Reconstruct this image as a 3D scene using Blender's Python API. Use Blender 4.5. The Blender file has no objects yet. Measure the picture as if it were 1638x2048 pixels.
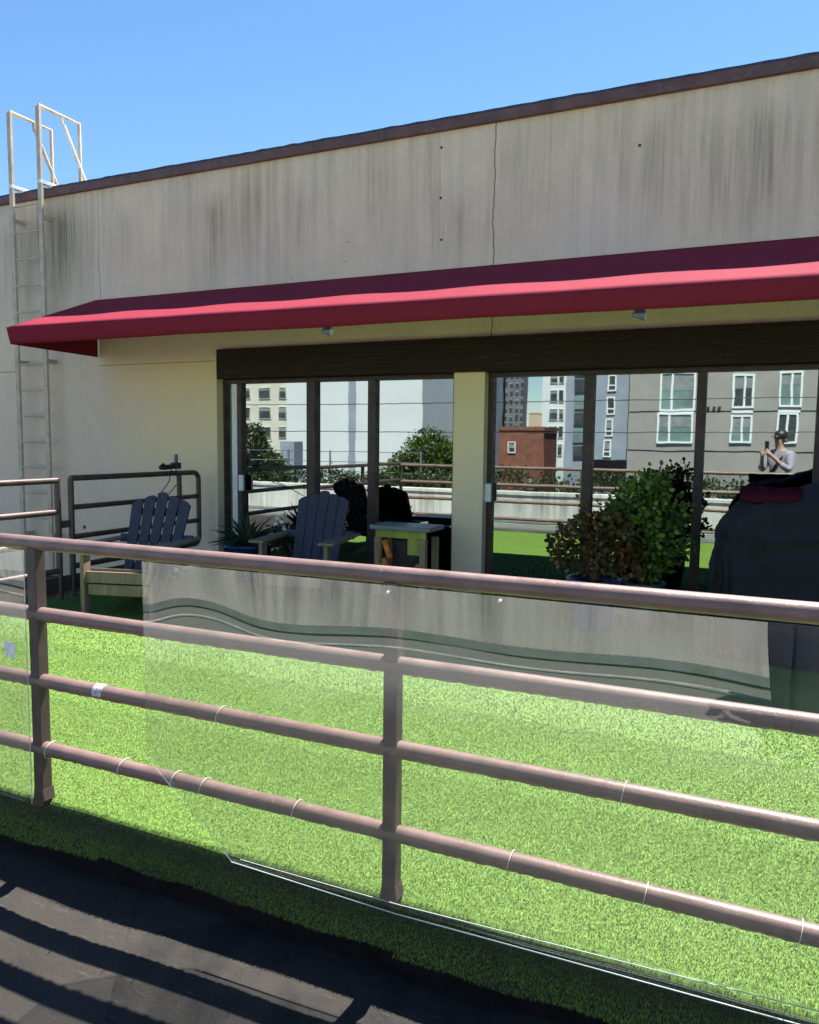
import bpy, bmesh, math, random
import numpy as np
from mathutils import Vector, Matrix
rnd = random.Random(7)
R = math.radians
sc = bpy.context.scene
col = sc.collection

# ------------------------------------------------------------------ camera
cam_d = bpy.data.cameras.new("camera")
cam = bpy.data.objects.new("camera", cam_d)
col.objects.link(cam)
cam_d.sensor_fit = 'HORIZONTAL'
cam_d.sensor_width = 36.0
cam_d.lens = 36.0 * 1548.0 / 1638.0
cam_d.clip_start = 0.02
cam_d.clip_end = 3000
CX = Vector((0.9087, 0.4172, 0.0110)).normalized()     # image right
CF = Vector((-0.4150, 0.9052, -0.0912)).normalized()   # forward
CF = (CF - CX * CF.dot(CX)).normalized()
CU = CX.cross(CF)
m = Matrix((CX, CU, -CF)).transposed().to_4x4()
m.translation = Vector((0, 0, 1.40))
cam.matrix_world = m
sc.camera = cam

# ------------------------------------------------------------------ world, sun, exposure
SUN_TO = Vector((0.13, 0.46, 1.0)).normalized()
EL = math.asin(SUN_TO.z)
AZ = math.atan2(SUN_TO.x, SUN_TO.y)
w = bpy.data.worlds.new("World")
sc.world = w
w.use_nodes = True
nt = w.node_tree
bg = nt.nodes['Background']
sky = nt.nodes.new('ShaderNodeTexSky')
sky.sky_type = 'NISHITA'
sky.sun_disc = False
sky.sun_elevation = EL
sky.sun_rotation = AZ
sky.air_density = 1.0
sky.dust_density = 0.0
sky.ozone_density = 3.5
hs = nt.nodes.new('ShaderNodeHueSaturation'); hs.inputs['Saturation'].default_value = 1.12; hs.inputs['Hue'].default_value = .498
nt.links.new(sky.outputs[0], hs.inputs['Color'])
nt.links.new(hs.outputs[0], bg.inputs[0])
bg.inputs[1].default_value = 0.06
sl = bpy.data.lights.new("sun", 'SUN')
sl.energy = 5.0
sl.angle = R(0.55)
sl.color = (1.0, 0.955, 0.88)
so = bpy.data.objects.new("sun", sl)
col.objects.link(so)
so.rotation_euler = (-SUN_TO).to_track_quat('-Z', 'Y').to_euler()
so.location = (3, 8, 20)
sc.view_settings.view_transform = 'Standard'
sc.view_settings.look = 'None'
sc.view_settings.gamma = 1
sc.view_settings.exposure = 1.78
sc.render.engine = 'CYCLES'
sc.cycles.max_bounces = 10
sc.cycles.transparent_max_bounces = 24
sc.cycles.caustics_reflective = False
sc.cycles.caustics_refractive = False

# ------------------------------------------------------------------ helpers
class MB:
    """collects shapes, links them as ONE mesh object"""
    def __init__(s): s.v = []; s.f = []; s.mi = []; s.cur = 0; s.smooth = []; s.sm = False
    def add(s, vs, fs, smooth=None):
        o = len(s.v); s.v += [tuple(p) for p in vs]
        for f in fs:
            s.f.append(tuple(i + o for i in f)); s.mi.append(s.cur); s.smooth.append(s.sm if smooth is None else smooth)
        return s
    def box(s, x0, x1, y0, y1, z0, z1, M=None):
        vs = [Vector((x, y, z)) for z in (z0, z1) for y in (y0, y1) for x in (x0, x1)]
        if M is not None: vs = [M @ p for p in vs]
        return s.add(vs, [(0, 2, 3, 1), (4, 5, 7, 6), (0, 1, 5, 4), (2, 6, 7, 3), (0, 4, 6, 2), (1, 3, 7, 5)], False)
    def bar(s, a, b, w_, t_, up=(0, 0, 1)):
        """rectangular bar from a to b, w_ along side, t_ along up"""
        a = Vector(a); b = Vector(b); d = (b - a); L = d.length; d.normalize()
        side = d.cross(Vector(up)); side.normalize(); u = side.cross(d)
        vs = []
        for p in (a, b):
            for i, j in ((-1, -1), (1, -1), (1, 1), (-1, 1)):
                vs.append(p + side * (i * w_ / 2) + u * (j * t_ / 2))
        return s.add(vs, [(0, 1, 2, 3), (7, 6, 5, 4), (0, 4, 5, 1), (1, 5, 6, 2), (2, 6, 7, 3), (3, 7, 4, 0)], False)
    def tube(s, pts, r, n=12, cap=True, jit=0, rng=None):
        pts = [Vector(p) for p in pts]; N = len(pts)
        rr = r if isinstance(r, (list, tuple)) else [r] * N
        vs = []; fs = []; prev = None
        for i, p in enumerate(pts):
            d = (pts[min(i + 1, N - 1)] - pts[max(i - 1, 0)]).normalized()
            if prev is None:
                ref = Vector((0, 0, 1)) if abs(d.z) < .9 else Vector((1, 0, 0))
                u = d.cross(ref).normalized()
            else:
                u = (prev - d * prev.dot(d)).normalized()
            prev = u; v = d.cross(u)
            for k in range(n):
                a = 2 * math.pi * k / n
                q = rr[i]
                off = u * math.cos(a) + v * math.sin(a)
                if jit and off.z < -.2: q *= 1 + (rng.random() * 1.6 - .5) * jit
                vs.append(p + off * q)
        for i in range(N - 1):
            for k in range(n):
                k2 = (k + 1) % n
                fs.append((i * n + k, i * n + k2, (i + 1) * n + k2, (i + 1) * n + k))
        s.add(vs, fs, True)
        if cap:
            s.add(vs[:n], [tuple(range(n))[::-1]], False); s.add(vs[-n:], [tuple(range(n))], False)
        return s
    def lathe(s, prof, c=(0, 0, 0), n=28, caps=False):
        vs = []; fs = []
        for r, z in prof:
            for k in range(n):
                a = 2 * math.pi * k / n; vs.append((c[0] + r * math.cos(a), c[1] + r * math.sin(a), c[2] + z))
        for i in range(len(prof) - 1):
            for k in range(n):
                k2 = (k + 1) % n
                fs.append((i * n + k, i * n + k2, (i + 1) * n + k2, (i + 1) * n + k))
        if caps: fs.append(tuple(range(n))[::-1]); fs.append(tuple((len(prof) - 1) * n + k for k in range(n)))
        return s.add(vs, fs, True)
    def prism(s, poly, axis, a0, a1):
        """poly of 2D points extruded along axis 'x','y','z' between a0 and a1"""
        def P(p, a):
            return {'x': (a, p[0], p[1]), 'y': (p[0], a, p[1]), 'z': (p[0], p[1], a)}[axis]
        n = len(poly)
        vs = [P(p, a0) for p in poly] + [P(p, a1) for p in poly]
        fs = [tuple(range(n))[::-1], tuple(range(n, 2 * n))] + [(i, (i + 1) % n, n + (i + 1) % n, n + i) for i in range(n)]
        return s.add(vs, fs, False)
    def build(s, name, mat, parent=None, loc=None, bevel=0, rot=None):
        me = bpy.data.meshes.new(name)
        me.from_pydata(s.v, [], s.f)
        mats = mat if isinstance(mat, (list, tuple)) else [mat]
        for m_ in mats: me.materials.append(m_)
        me.polygons.foreach_set('material_index', s.mi)
        me.polygons.foreach_set('use_smooth', s.smooth)
        bm = bmesh.new(); bm.from_mesh(me); bmesh.ops.recalc_face_normals(bm, faces=bm.faces); bm.to_mesh(me); bm.free()
        me.update()
        o = bpy.data.objects.new(name, me); col.objects.link(o)
        if parent: o.parent = parent
        if loc: o.location = loc
        if rot: o.rotation_euler = rot
        if bevel:
            b = o.modifiers.new('bevel', 'BEVEL'); b.width = bevel; b.segments = 2; b.limit_method = 'ANGLE'
        return o

def tag(o, label=None, cat=None, group=None, kind=None):
    if label: o['label'] = label
    if cat: o['category'] = cat
    if group: o['group'] = group
    if kind: o['kind'] = kind
    return o
def empty(name, loc=(0, 0, 0), rz=0, label=None, cat=None, group=None):
    o = bpy.data.objects.new(name, None); col.objects.link(o)
    o.location = loc; o.rotation_euler = (0, 0, rz); o.empty_display_size = .2
    return tag(o, label, cat, group)
def copy_tree(o, parent=None):
    c = o.copy(); col.objects.link(c); c.parent = parent
    for ch in list(o.children): copy_tree(ch, c)
    return c

# ------------------------------------------------------------------ materials
def newmat(name):
    m_ = bpy.data.materials.new(name); m_.use_nodes = True
    t = m_.node_tree
    return m_, t, t.nodes['Principled BSDF'], t.nodes['Material Output']
def N(t, typ, **kw):
    n = t.nodes.new(typ)
    for k, v in kw.items():
        if k.startswith('i_'):
            key = k[2:]; key = int(key) if key.isdigit() else key.replace('_', ' ')
            n.inputs[key].default_value = v
        else: setattr(n, k, v)
    return n
def L(t, a, b): t.links.new(a, b)
def math_n(t, op, a, b=None, clamp=False):
    n = t.nodes.new('ShaderNodeMath'); n.operation = op; n.use_clamp = clamp
    for i, x in enumerate((a, b)):
        if x is None: continue
        if hasattr(x, 'links'): t.links.new(x, n.inputs[i])
        else: n.inputs[i].default_value = x
    return n.outputs[0]
def mixc(t, fac, a, b, mode='MIX'):
    n = t.nodes.new('ShaderNodeMix'); n.data_type = 'RGBA'; n.blend_type = mode
    for i, x in ((0, fac), (6, a), (7, b)):
        if hasattr(x, 'links'): t.links.new(x, n.inputs[i])
        elif i == 0: n.inputs[0].default_value = x
        else: n.inputs[i].default_value = (*x, 1) if len(x) == 3 else x
    return n.outputs[2]
def ramp(t, fac, stops):
    n = t.nodes.new('ShaderNodeValToRGB')
    el = n.color_ramp.elements
    while len(el) < len(stops): el.new(.5)
    for e, (p, c) in zip(el, stops):
        e.position = p; e.color = (c, c, c, 1) if not hasattr(c, '__len__') else (*c, 1)
    t.links.new(fac, n.inputs[0]); return n.outputs[0]
def coords(t, scale=(1, 1, 1), loc=(0, 0, 0)):
    tc = t.nodes.new('ShaderNodeTexCoord'); mp = t.nodes.new('ShaderNodeMapping')
    mp.inputs['Scale'].default_value = scale; mp.inputs['Location'].default_value = loc
    t.links.new(tc.outputs['Object'], mp.inputs[0]); return mp.outputs[0]
def noise(t, vec, scale=5, detail=4, rough=.55):
    n = t.nodes.new('ShaderNodeTexNoise'); n.inputs['Scale'].default_value = scale
    n.inputs['Detail'].default_value = detail; n.inputs['Roughness'].default_value = rough
    if vec is not None: t.links.new(vec, n.inputs['Vector'])
    return n.outputs['Fac']
def bump(t, b, h, strength=.3, dist=.01):
    n = t.nodes.new('ShaderNodeBump'); n.inputs['Strength'].default_value = strength; n.inputs['Distance'].default_value = dist
    t.links.new(h, n.inputs['Height']); t.links.new(n.outputs[0], b.inputs['Normal'])
def simple(name, c, rough=.6, metal=0, var=.25, nscale=6, bmp=.15, dirt=None, stretch=(1, 1, 1), spec=.5):
    m_, t, b, o = newmat(name)
    v = coords(t, stretch)
    f = noise(t, v, nscale, 5)
    lo = tuple(x * (1 - var) for x in c); hi = tuple(min(1, x * (1 + var)) for x in c)
    cc = mixc(t, ramp(t, f, [(.3, 0), (.7, 1)]), lo, hi)
    if dirt:
        cc = mixc(t, ramp(t, noise(t, v, nscale * 2.7, 6, .7), [(.52, 0), (.68, 1)]), cc, dirt)
    L(t, cc, b.inputs['Base Color'])
    b.inputs['Roughness'].default_value = rough; b.inputs['Metallic'].default_value = metal
    b.inputs['Specular IOR Level'].default_value = spec
    if bmp: bump(t, b, noise(t, v, nscale * 9, 4), bmp, .004)
    return m_

def stucco(name, base, cool, streak=(.13, .125, .10), amount=1.0, zt=4.2, z0=2.4, spots=(), cracks=(), bounce_tint=None):
    """painted concrete with vertical rain streaks below its top edge"""
    m_, t, b, o = newmat(name)
    P = coords(t)
    sep = t.nodes.new('ShaderNodeSeparateXYZ'); L(t, P, sep.inputs[0])
    X, Z = sep.outputs['X'], sep.outputs['Z']
    big = noise(t, coords(t, (.6, 1, .5)), 1.3, 4)
    c = mixc(t, ramp(t, big, [(.35, 0), (.65, 1)]), base, cool)
    fine = noise(t, P, 38, 4, .7)
    mot = noise(t, coords(t, (1.1, 1, .8)), 2.6, 6, .68)
    c = mixc(t, math_n(t, 'MULTIPLY', ramp(t, mot, [(.44, 0), (.66, 1)]), .22), c, tuple(x * y for x, y in zip(base, (.62, .64, .66))))
    c = mixc(t, math_n(t, 'MULTIPLY', ramp(t, fine, [(.4, 1), (.6, 0)]), .22), c, tuple(x * .72 for x in base))
    s1 = noise(t, coords(t, (5.5, 1, .22)), 2.2, 6, .65)
    s2 = noise(t, coords(t, (22, 1, .5)), 2.0, 5, .7)
    blot = noise(t, coords(t, (.75, 1, .25), (3.1, 0, 0)), 1.5, 3)
    rag = noise(t, coords(t, (3, 1, .4)), 3, 4)
    hgt = math_n(t, 'DIVIDE', math_n(t, 'SUBTRACT', math_n(t, 'ADD', Z, math_n(t, 'MULTIPLY', rag, .9)), z0 + .45), zt - z0)
    hm = ramp(t, hgt, [(.08, 0), (.62, 1)])
    stm = math_n(t, 'MULTIPLY', ramp(t, s1, [(.40, 0), (.72, 1)]), ramp(t, blot, [(.42, .12), (.62, 1)]))
    stm = math_n(t, 'ADD', math_n(t, 'MULTIPLY', stm, .75), math_n(t, 'MULTIPLY', ramp(t, s2, [(.52, 0), (.72, 1)]), .22))
    for (x0, wd, st, ztop, zbot) in spots:
        d = math_n(t, 'ABSOLUTE', math_n(t, 'SUBTRACT', math_n(t, 'ADD', X, math_n(t, 'MULTIPLY', math_n(t, 'SUBTRACT', rag, .5), wd * .9)), x0))
        g = math_n(t, 'SUBTRACT', 1.0, math_n(t, 'DIVIDE', d, wd), True)
        zz = math_n(t, 'MULTIPLY', math_n(t, 'SMOOTH_MIN', math_n(t, 'DIVIDE', math_n(t, 'SUBTRACT', Z, zbot), .5), 1.0), 1.0, True)
        zu = math_n(t, 'DIVIDE', math_n(t, 'SUBTRACT', ztop, Z), .25, True)
        g = math_n(t, 'MULTIPLY', math_n(t, 'MULTIPLY', g, zz), zu)
        g = math_n(t, 'MULTIPLY', g, ramp(t, s2, [(.3, .25), (.6, 1)]))
        stm = math_n(t, 'ADD', stm, math_n(t, 'MULTIPLY', g, st / max(.2, 1)))
    f = math_n(t, 'MULTIPLY', math_n(t, 'MULTIPLY', stm, hm), amount, True)
    c = mixc(t, f, c, streak)
    wob = math_n(t, 'MULTIPLY', math_n(t, 'SUBTRACT', noise(t, coords(t, (0, 0, 1)), 2.5, 4), .5), .09)
    for (x0, za, wd) in cracks:
        d = math_n(t, 'ABSOLUTE', math_n(t, 'SUBTRACT', math_n(t, 'ADD', X, wob), x0))
        g = math_n(t, 'LESS_THAN', d, wd)
        g = math_n(t, 'MULTIPLY', g, math_n(t, 'GREATER_THAN', Z, za))
        c = mixc(t, math_n(t, 'MULTIPLY', g, .75), c, (.10, .09, .075))
    if bounce_tint:  # yellower zone under the awning: bounced glow put into the wall colour
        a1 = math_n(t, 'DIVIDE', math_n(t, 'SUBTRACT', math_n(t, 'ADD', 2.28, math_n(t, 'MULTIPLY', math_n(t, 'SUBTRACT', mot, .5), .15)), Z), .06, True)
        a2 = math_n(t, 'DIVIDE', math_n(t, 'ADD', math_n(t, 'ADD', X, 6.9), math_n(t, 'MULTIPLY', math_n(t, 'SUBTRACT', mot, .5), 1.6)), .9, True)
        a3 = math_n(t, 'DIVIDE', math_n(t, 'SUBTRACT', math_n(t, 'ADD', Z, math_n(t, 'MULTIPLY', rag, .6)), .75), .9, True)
        c = mixc(t, math_n(t, 'MULTIPLY', math_n(t, 'MULTIPLY', a1, a2), math_n(t, 'MULTIPLY', a3, .8)), c, bounce_tint)
    L(t, c, b.inputs['Base Color'])
    b.inputs['Roughness'].default_value = .85
    b.inputs['Specular IOR Level'].default_value = .25
    bump(t, b, noise(t, P, 55, 5, .65), .35, .006)
    return m_

M = {}
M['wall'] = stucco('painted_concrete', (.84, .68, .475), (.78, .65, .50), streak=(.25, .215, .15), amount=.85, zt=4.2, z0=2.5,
                   spots=[(-7.6, .55, .9, 4.1, 2.2), (-8.3, .4, .55, 4.0, 2.4), (-6.6, .3, .4, 4.0, 2.9), (-5.35, .2, .75, 4.0, 2.6), (-4.95, .4, .4, 4.1, 2.9),
                          (-4.3, .2, .3, 4.0, 3.0), (-3.4, .25, .3, 4.1, 2.9), (-.9, .2, .5, 4.1, 2.9), (-.45, .35, .4, 4.0, 2.8), (-.08, .18, .75, 4.05, 2.9), (.3, .3, .25, 4.1, 2.9), (-2.0, .3, .18, 4.1, 2.9)],
                   cracks=[(-2.28, 2.0, .006), (-6.97, 2.9, .004)], bounce_tint=(.88, .72, .40))
M['parapet'] = stucco('parapet_concrete', (.72, .70, .65), (.64, .63, .60), streak=(.16, .165, .14), amount=1.0, zt=.25, z0=-1.0,
    spots=[(-5.0, .25, .6, .42, -.3), (-4.5, .18, .8, .42, -.3), (-4.05, .22, .7, .42, -.3), (-3.6, .12, .9, .42, -.25), (-3.25, .2, .7, .42, -.3), (-2.6, .25, .45, .42, -.3), (-1.9, .15, .7, .42, -.25), (-1.2, .3, .35, .42, -.3), (-.5, .2, .5, .42, -.2), (.2, .2, .6, .42, -.3), (-6.5, .4, .6, .42, -.3), (-8, .3, .7, .42, -.3)])

def fabric(name, c, rough=.75, ns=300, spec=.3, sheen=.15):
    m_, t, b, o = newmat(name)
    P = coords(t)
    f = noise(t, P, 2.2, 4)
    cc = mixc(t, f, tuple(x * .85 for x in c), tuple(x * 1.12 for x in c))
    L(t, cc, b.inputs['Base Color']); b.inputs['Roughness'].default_value = rough
    b.inputs['Specular IOR Level'].default_value = spec
    b.inputs['Sheen Weight'].default_value = sheen
    bump(t, b, math_n(t, 'ADD', noise(t, P, ns, 2), math_n(t, 'MULTIPLY', noise(t, coords(t, (1, 3, 3)), 4, 3), 6)), .25, .003)
    return m_
M['awning'] = fabric('maroon_awning_canvas', (.215, .021, .040), .85, spec=.08, sheen=0)
M['cover'] = fabric('charcoal_cover_fabric', (.019, .020, .027), .85, spec=.15, sheen=.05)
M['cloth'] = fabric('maroon_cloth', (.05, .004, .010), spec=.1, sheen=0)

def painted_metal(name, c, rough=.38, chip=(.30, .25, .23), chips=.63):
    m_, t, b, o = newmat(name)
    P = coords(t)
    f = noise(t, P, 9, 5)
    cc = mixc(t, ramp(t, f, [(.3, 0), (.7, 1)]), tuple(x * .8 for x in c), tuple(x * 1.25 for x in c))
    ch = ramp(t, noise(t, P, 42, 6, .7), [(chips, 0), (chips + .05, 1)])
    cc = mixc(t, math_n(t, 'MULTIPLY', ch, .6), cc, chip)
    L(t, cc, b.inputs['Base Color'])
    L(t, ramp(t, noise(t, P, 14, 5), [(.3, rough - .08), (.7, rough + .2)]), b.inputs['Roughness'])
    bump(t, b, math_n(t, 'ADD', noise(t, P, 60, 5, .7), math_n(t, 'MULTIPLY', ch, -.5)), .35, .003)
    return m_
M['rail'] = painted_metal('mauve_brown_rail_paint', (.165, .104, .092), .40)
M['post'] = painted_metal('shade_darkened_post_paint', (.070, .046, .042), .45, (.2, .17, .16), .66)  # rail paint darkened for the posts, shade on their faces put into the colour
M['darkrail'] = painted_metal('dark_brown_rail_paint', (.075, .045, .040), chips=.72)
M['ladder'] = painted_metal('beige_ladder_paint', (.52, .45, .33), .5, (.36, .26, .17), .68)
M['galv'] = painted_metal('galvanised_steel', (.80, .82, .82), .45, (.6, .6, .6), .7)
M['frame'] = painted_metal('brown_window_frame', (.050, .028, .022), .45, (.10, .05, .02), .70)
M['coping'] = simple('maroon_brown_coping', (.125, .062, .058), .6, 0, .3, 5, .3, (.14, .10, .09))
M['gravel'] = simple('dark_roof_edge', (.055, .058, .075), .9, 0, .5, 30, .6)

def header():
    m_, t, b, o = newmat('weathered_brown_timber')
    P = coords(t)
    g = noise(t, coords(t, (.7, 8, 26)), 3, 5, .6)
    c = mixc(t, ramp(t, g, [(.35, 0), (.65, 1)]), (.022, .015, .011), (.042, .028, .021))
    pe = math_n(t, 'MULTIPLY', ramp(t, noise(t, coords(t, (2.2, 4, 16)), 2.4, 6, .75), [(.63, 0), (.67, 1)]), .5)
    c = mixc(t, pe, c, (.17, .085, .035))
    L(t, c, b.inputs['Base Color']); b.inputs['Roughness'].default_value = .8
    b.inputs['Specular IOR Level'].default_value = .2
    bump(t, b, g, .2, .003)
    return m_
M['header'] = header()

def mirror_glass():
    m_, t, b, o = newmat('reflective_window_glass')
    b.inputs['Base Color'].default_value = (.37, .41, .395, 1)
    b.inputs['Metallic'].default_value = 1.0
    b.inputs['Roughness'].default_value = .012
    bump(t, b, noise(t, coords(t, (1, 1, .8)), 2.4, 2), .06, .004)
    return m_
M['glass'] = mirror_glass()

def plexi():
    m_, t, b, o = newmat('clear_plastic_sheet')
    t.nodes.remove(b)
    tr = t.nodes.new('ShaderNodeBsdfTransparent'); tr.inputs[0].default_value = (.955, .975, .965, 1)
    gl = t.nodes.new('ShaderNodeBsdfGlossy'); gl.inputs['Roughness'].default_value = .004
    gl.inputs[0].default_value = (1, 1, 1, 1)
    lw = t.nodes.new('ShaderNodeLayerWeight'); lw.inputs[0].default_value = .5
    fr = math_n(t, 'ADD', math_n(t, 'MULTIPLY', math_n(t, 'POWER', lw.outputs['Facing'], 5.0), .95), .085)
    mx = t.nodes.new('ShaderNodeMixShader')
    L(t, fr, mx.inputs[0]); L(t, tr.outputs[0], mx.inputs[1]); L(t, gl.outputs[0], mx.inputs[2])
    df = t.nodes.new('ShaderNodeBsdfDiffuse'); df.inputs[0].default_value = (.62, .66, .62, 1)
    tl = t.nodes.new('ShaderNodeBsdfTranslucent'); tl.inputs[0].default_value = (.62, .66, .60, 1)
    ms = t.nodes.new('ShaderNodeMixShader'); ms.inputs[0].default_value = .25
    L(t, df.outputs[0], ms.inputs[1]); L(t, tl.outputs[0], ms.inputs[2])
    st = noise(t, coords(t, (9, 1, .5)), 3, 6, .65)
    cl = noise(t, coords(t, (1, 1, 1)), 2.6, 3)
    d = math_n(t, 'ADD', math_n(t, 'MULTIPLY', ramp(t, st, [(.4, 0), (.75, 1)]), .010), math_n(t, 'MULTIPLY', math_n(t, 'MULTIPLY', ramp(t, cl, [(.45, 0), (.7, 1)]), ramp(t, noise(t, coords(t, (1, 1, 1)), 14, 6, .7), [(.35, .3), (.7, 1)])), .014))
    d = math_n(t, 'ADD', d, .005)
    m2 = t.nodes.new('ShaderNodeMixShader')
    L(t, d, m2.inputs[0]); L(t, mx.outputs[0], m2.inputs[1]); L(t, ms.outputs[0], m2.inputs[2])
    L(t, m2.outputs[0], o.inputs[0])
    return m_
M['plexi'] = plexi()
M['plexedge'] = simple('frosted_plastic_edge', (.5, .58, .54), .4, 0, .1, 20, 0)
M['wire'] = simple('white_tie', (.8, .8, .78), .5, 0, .1, 20, 0)

def grassmat():
    m_, t, b, o = newmat('artificial_grass_fibre')
    at = t.nodes.new('ShaderNodeAttribute'); at.attribute_name = 'shade'
    c = t.nodes.new('ShaderNodeValToRGB'); el = c.color_ramp.elements
    el[0].position = 0; el[0].color = (.130, .238, .030, 1); el[1].position = 1; el[1].color = (.200, .325, .060, 1)
    e = el.new(.55); e.color = (.158, .282, .043, 1)
    L(t, at.outputs['Fac'], c.inputs[0])
    big = noise(t, coords(t), 1.7, 4)
    cc = mixc(t, math_n(t, 'MULTIPLY', ramp(t, big, [(.35, 0), (.7, 1)]), .35), c.outputs[0], (.205, .315, .085))
    L(t, cc, b.inputs['Base Color']); b.inputs['Roughness'].default_value = .6
    b.inputs['Specular IOR Level'].default_value = .2
    pa = t.nodes.new('ShaderNodeAttribute'); pa.attribute_name = 'pile'   # fibres shade mostly like the mat they stand in
    ge_ = t.nodes.new('ShaderNodeNewGeometry')
    va = t.nodes.new('ShaderNodeVectorMath'); va.operation = 'SCALE'; va.inputs['Scale'].default_value = 2.2; L(t, pa.outputs['Vector'], va.inputs[0])
    vb = t.nodes.new('ShaderNodeVectorMath'); vb.operation = 'ADD'; L(t, va.outputs[0], vb.inputs[0]); L(t, ge_.outputs['Normal'], vb.inputs[1])
    vn = t.nodes.new('ShaderNodeVectorMath'); vn.operation = 'NORMALIZE'; L(t, vb.outputs[0], vn.inputs[0]); L(t, vn.outputs[0], b.inputs['Normal'])
    tl = t.nodes.new('ShaderNodeBsdfTranslucent'); L(t, cc, tl.inputs[0])
    mx = t.nodes.new('ShaderNodeMixShader'); mx.inputs[0].default_value = .04
    L(t, b.outputs[0], mx.inputs[1]); L(t, tl.outputs[0], mx.inputs[2]); L(t, mx.outputs[0], o.inputs[0])
    return m_
M['grass'] = grassmat()
M['turf'] = simple('green_turf_backing', (.115, .21, .028), .8, 0, .3, 60, .4)
M['lipshade'] = simple('shaded_lip_backing', (.012, .020, .008), .9, 0, .4, 30, .3)  # near-black base for the lip alone, its shade put into the colour

def roofing():
    m_, t, b, o = newmat('black_roof_membrane')
    P = coords(t)
    br = t.nodes.new('ShaderNodeTexBrick'); br.inputs['Scale'].default_value = 1.0
    br.inputs['Mortar Size'].default_value = .006; br.inputs['Brick Width'].default_value = 1.3; br.inputs['Row Height'].default_value = .62
    br.inputs['Color1'].default_value = (.013, .013, .014, 1); br.inputs['Color2'].default_value = (.037, .033, .030, 1); br.inputs['Mortar'].default_value = (.012, .012, .014, 1)
    mp = coords(t, (1, 1, 1), (0, 0, 0))
    rot = t.nodes.new('ShaderNodeMapping'); rot.inputs['Rotation'].default_value = (0, 0, R(58)); L(t, mp, rot.inputs[0]); L(t, rot.outputs[0], br.inputs[0])
    f = noise(t, P, 3.5, 6, .65)
    c = mixc(t, ramp(t, f, [(.35, 0), (.7, 1)]), br.outputs[0], (.048, .042, .037))
    sp = ramp(t, noise(t, P, 90, 4, .8), [(.66, 0), (.74, 1)])
    c = mixc(t, math_n(t, 'MULTIPLY', sp, .55), c, (.22, .21, .19))
    sc2 = ramp(t, noise(t, coords(t, (2, 30, 2)), 3, 4, .7), [(.62, 0), (.7, 1)])
    c = mixc(t, math_n(t, 'MULTIPLY', sc2, .28), c, (.15, .14, .13))
    L(t, c, b.inputs['Base Color'])
    sy = t.nodes.new('ShaderNodeSeparateXYZ'); L(t, P, sy.inputs[0])
    worn = math_n(t, 'ADD', math_n(t, 'MULTIPLY', sy.outputs['Y'], -1.2), math_n(t, 'MULTIPLY', noise(t, P, 1.5, 4), .8))
    c = mixc(t, ramp(t, worn, [(.3, 0), (.95, 1)]), c, (.17, .17, .165))   # mineral surfaced strip along the parapet
    L(t, c, b.inputs['Base Color'])
    L(t, ramp(t, f, [(.3, .7), (.7, .9)]), b.inputs['Roughness'])
    b.inputs['Specular IOR Level'].default_value = .12
    bump(t, b, math_n(t, 'ADD', noise(t, P, 120, 4, .7), math_n(t, 'MULTIPLY', noise(t, P, 9, 4), 3)), .5, .006)
    return m_
M['roof'] = roofing()
M['black'] = simple('black_deck_edge', (.007, .007, .009), .8, 0, .4, 8, .3, spec=.15)
M['bark'] = simple('brown_bark', (.09, .06, .04), .85, 0, .4, 12, .4)
M['ground'] = simple('distant_asphalt', (.07, .07, .07), .9, 0, .3, .05, 0)

# ------------------------------------------------------------------ setting: ground, roof, deck, turf
def struct(o): return tag(o, kind='structure')
g = MB().add([(-1500, -1500, -12), (1500, -1500, -12), (1500, 1500, -12), (-1500, 1500, -12)], [(0, 1, 2, 3)])
struct(g.build('ground', M['ground']))
prof = [(2.09, -.27), (1.92, -.285), (1.80, -.315), (1.66, -.37), (1.53, -.412), (1.40, -.44), (1.2, -.455), (.9, -.43), (.5, -.33), (.15, -.235), (-.2, -.215), (-.8, -.22), (-1.5, -.24)]
rb = MB(); rb.sm = True
xs = [-16 + .25 * i for i in range(0, 93)]
vs = []; fs = []
def smoothn(x): return .5 * math.sin(1.9 * x + .7) + .3 * math.sin(4.3 * x + 2.) + .2 * math.sin(8.1 * x)
dense = []
for i in range(len(prof) - 1):
    for k in range(3):
        u = k / 3; dense.append((prof[i][0] * (1 - u) + prof[i + 1][0] * u, prof[i][1] * (1 - u) + prof[i + 1][1] * u))
dense.append(prof[-1])
for x in xs:
    for (y, z) in dense:
        hump = .05 * math.exp(-((x + 2.35) / .38) ** 2) * math.exp(-((y - 1.75) / .35) ** 2)
        vs.append((x, y, z + .010 * smoothn(x + .6 * y) - hump * .25))
n = len(dense)
for i in range(len(xs) - 1):
    for j in range(n - 1): fs.append((i * n + j, (i + 1) * n + j, (i + 1) * n + j + 1, i * n + j + 1))
rb.add(vs, fs, True)
struct(rb.build('roof', M['roof']))
# lower storeys under the roof terrace
lb = MB().box(-16, 7, -1.72, 22, -12, -.62)
struct(lb.build('building_base', M['parapet']))
side = MB().box(-16, -5.62, 2.085, 6.69, -.6, -.28)
struct(side.build('side_roof', M['roof']))
dk = MB().box(-5.62, 7, 2.085, 6.69, -.6, -.035)
struct(dk.build('deck', M['black']))
trc = MB().box(-60, 40, -14.5, -1.90, -1.2, -.75)
struct(trc.build('terrace', M['ground']))

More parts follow.
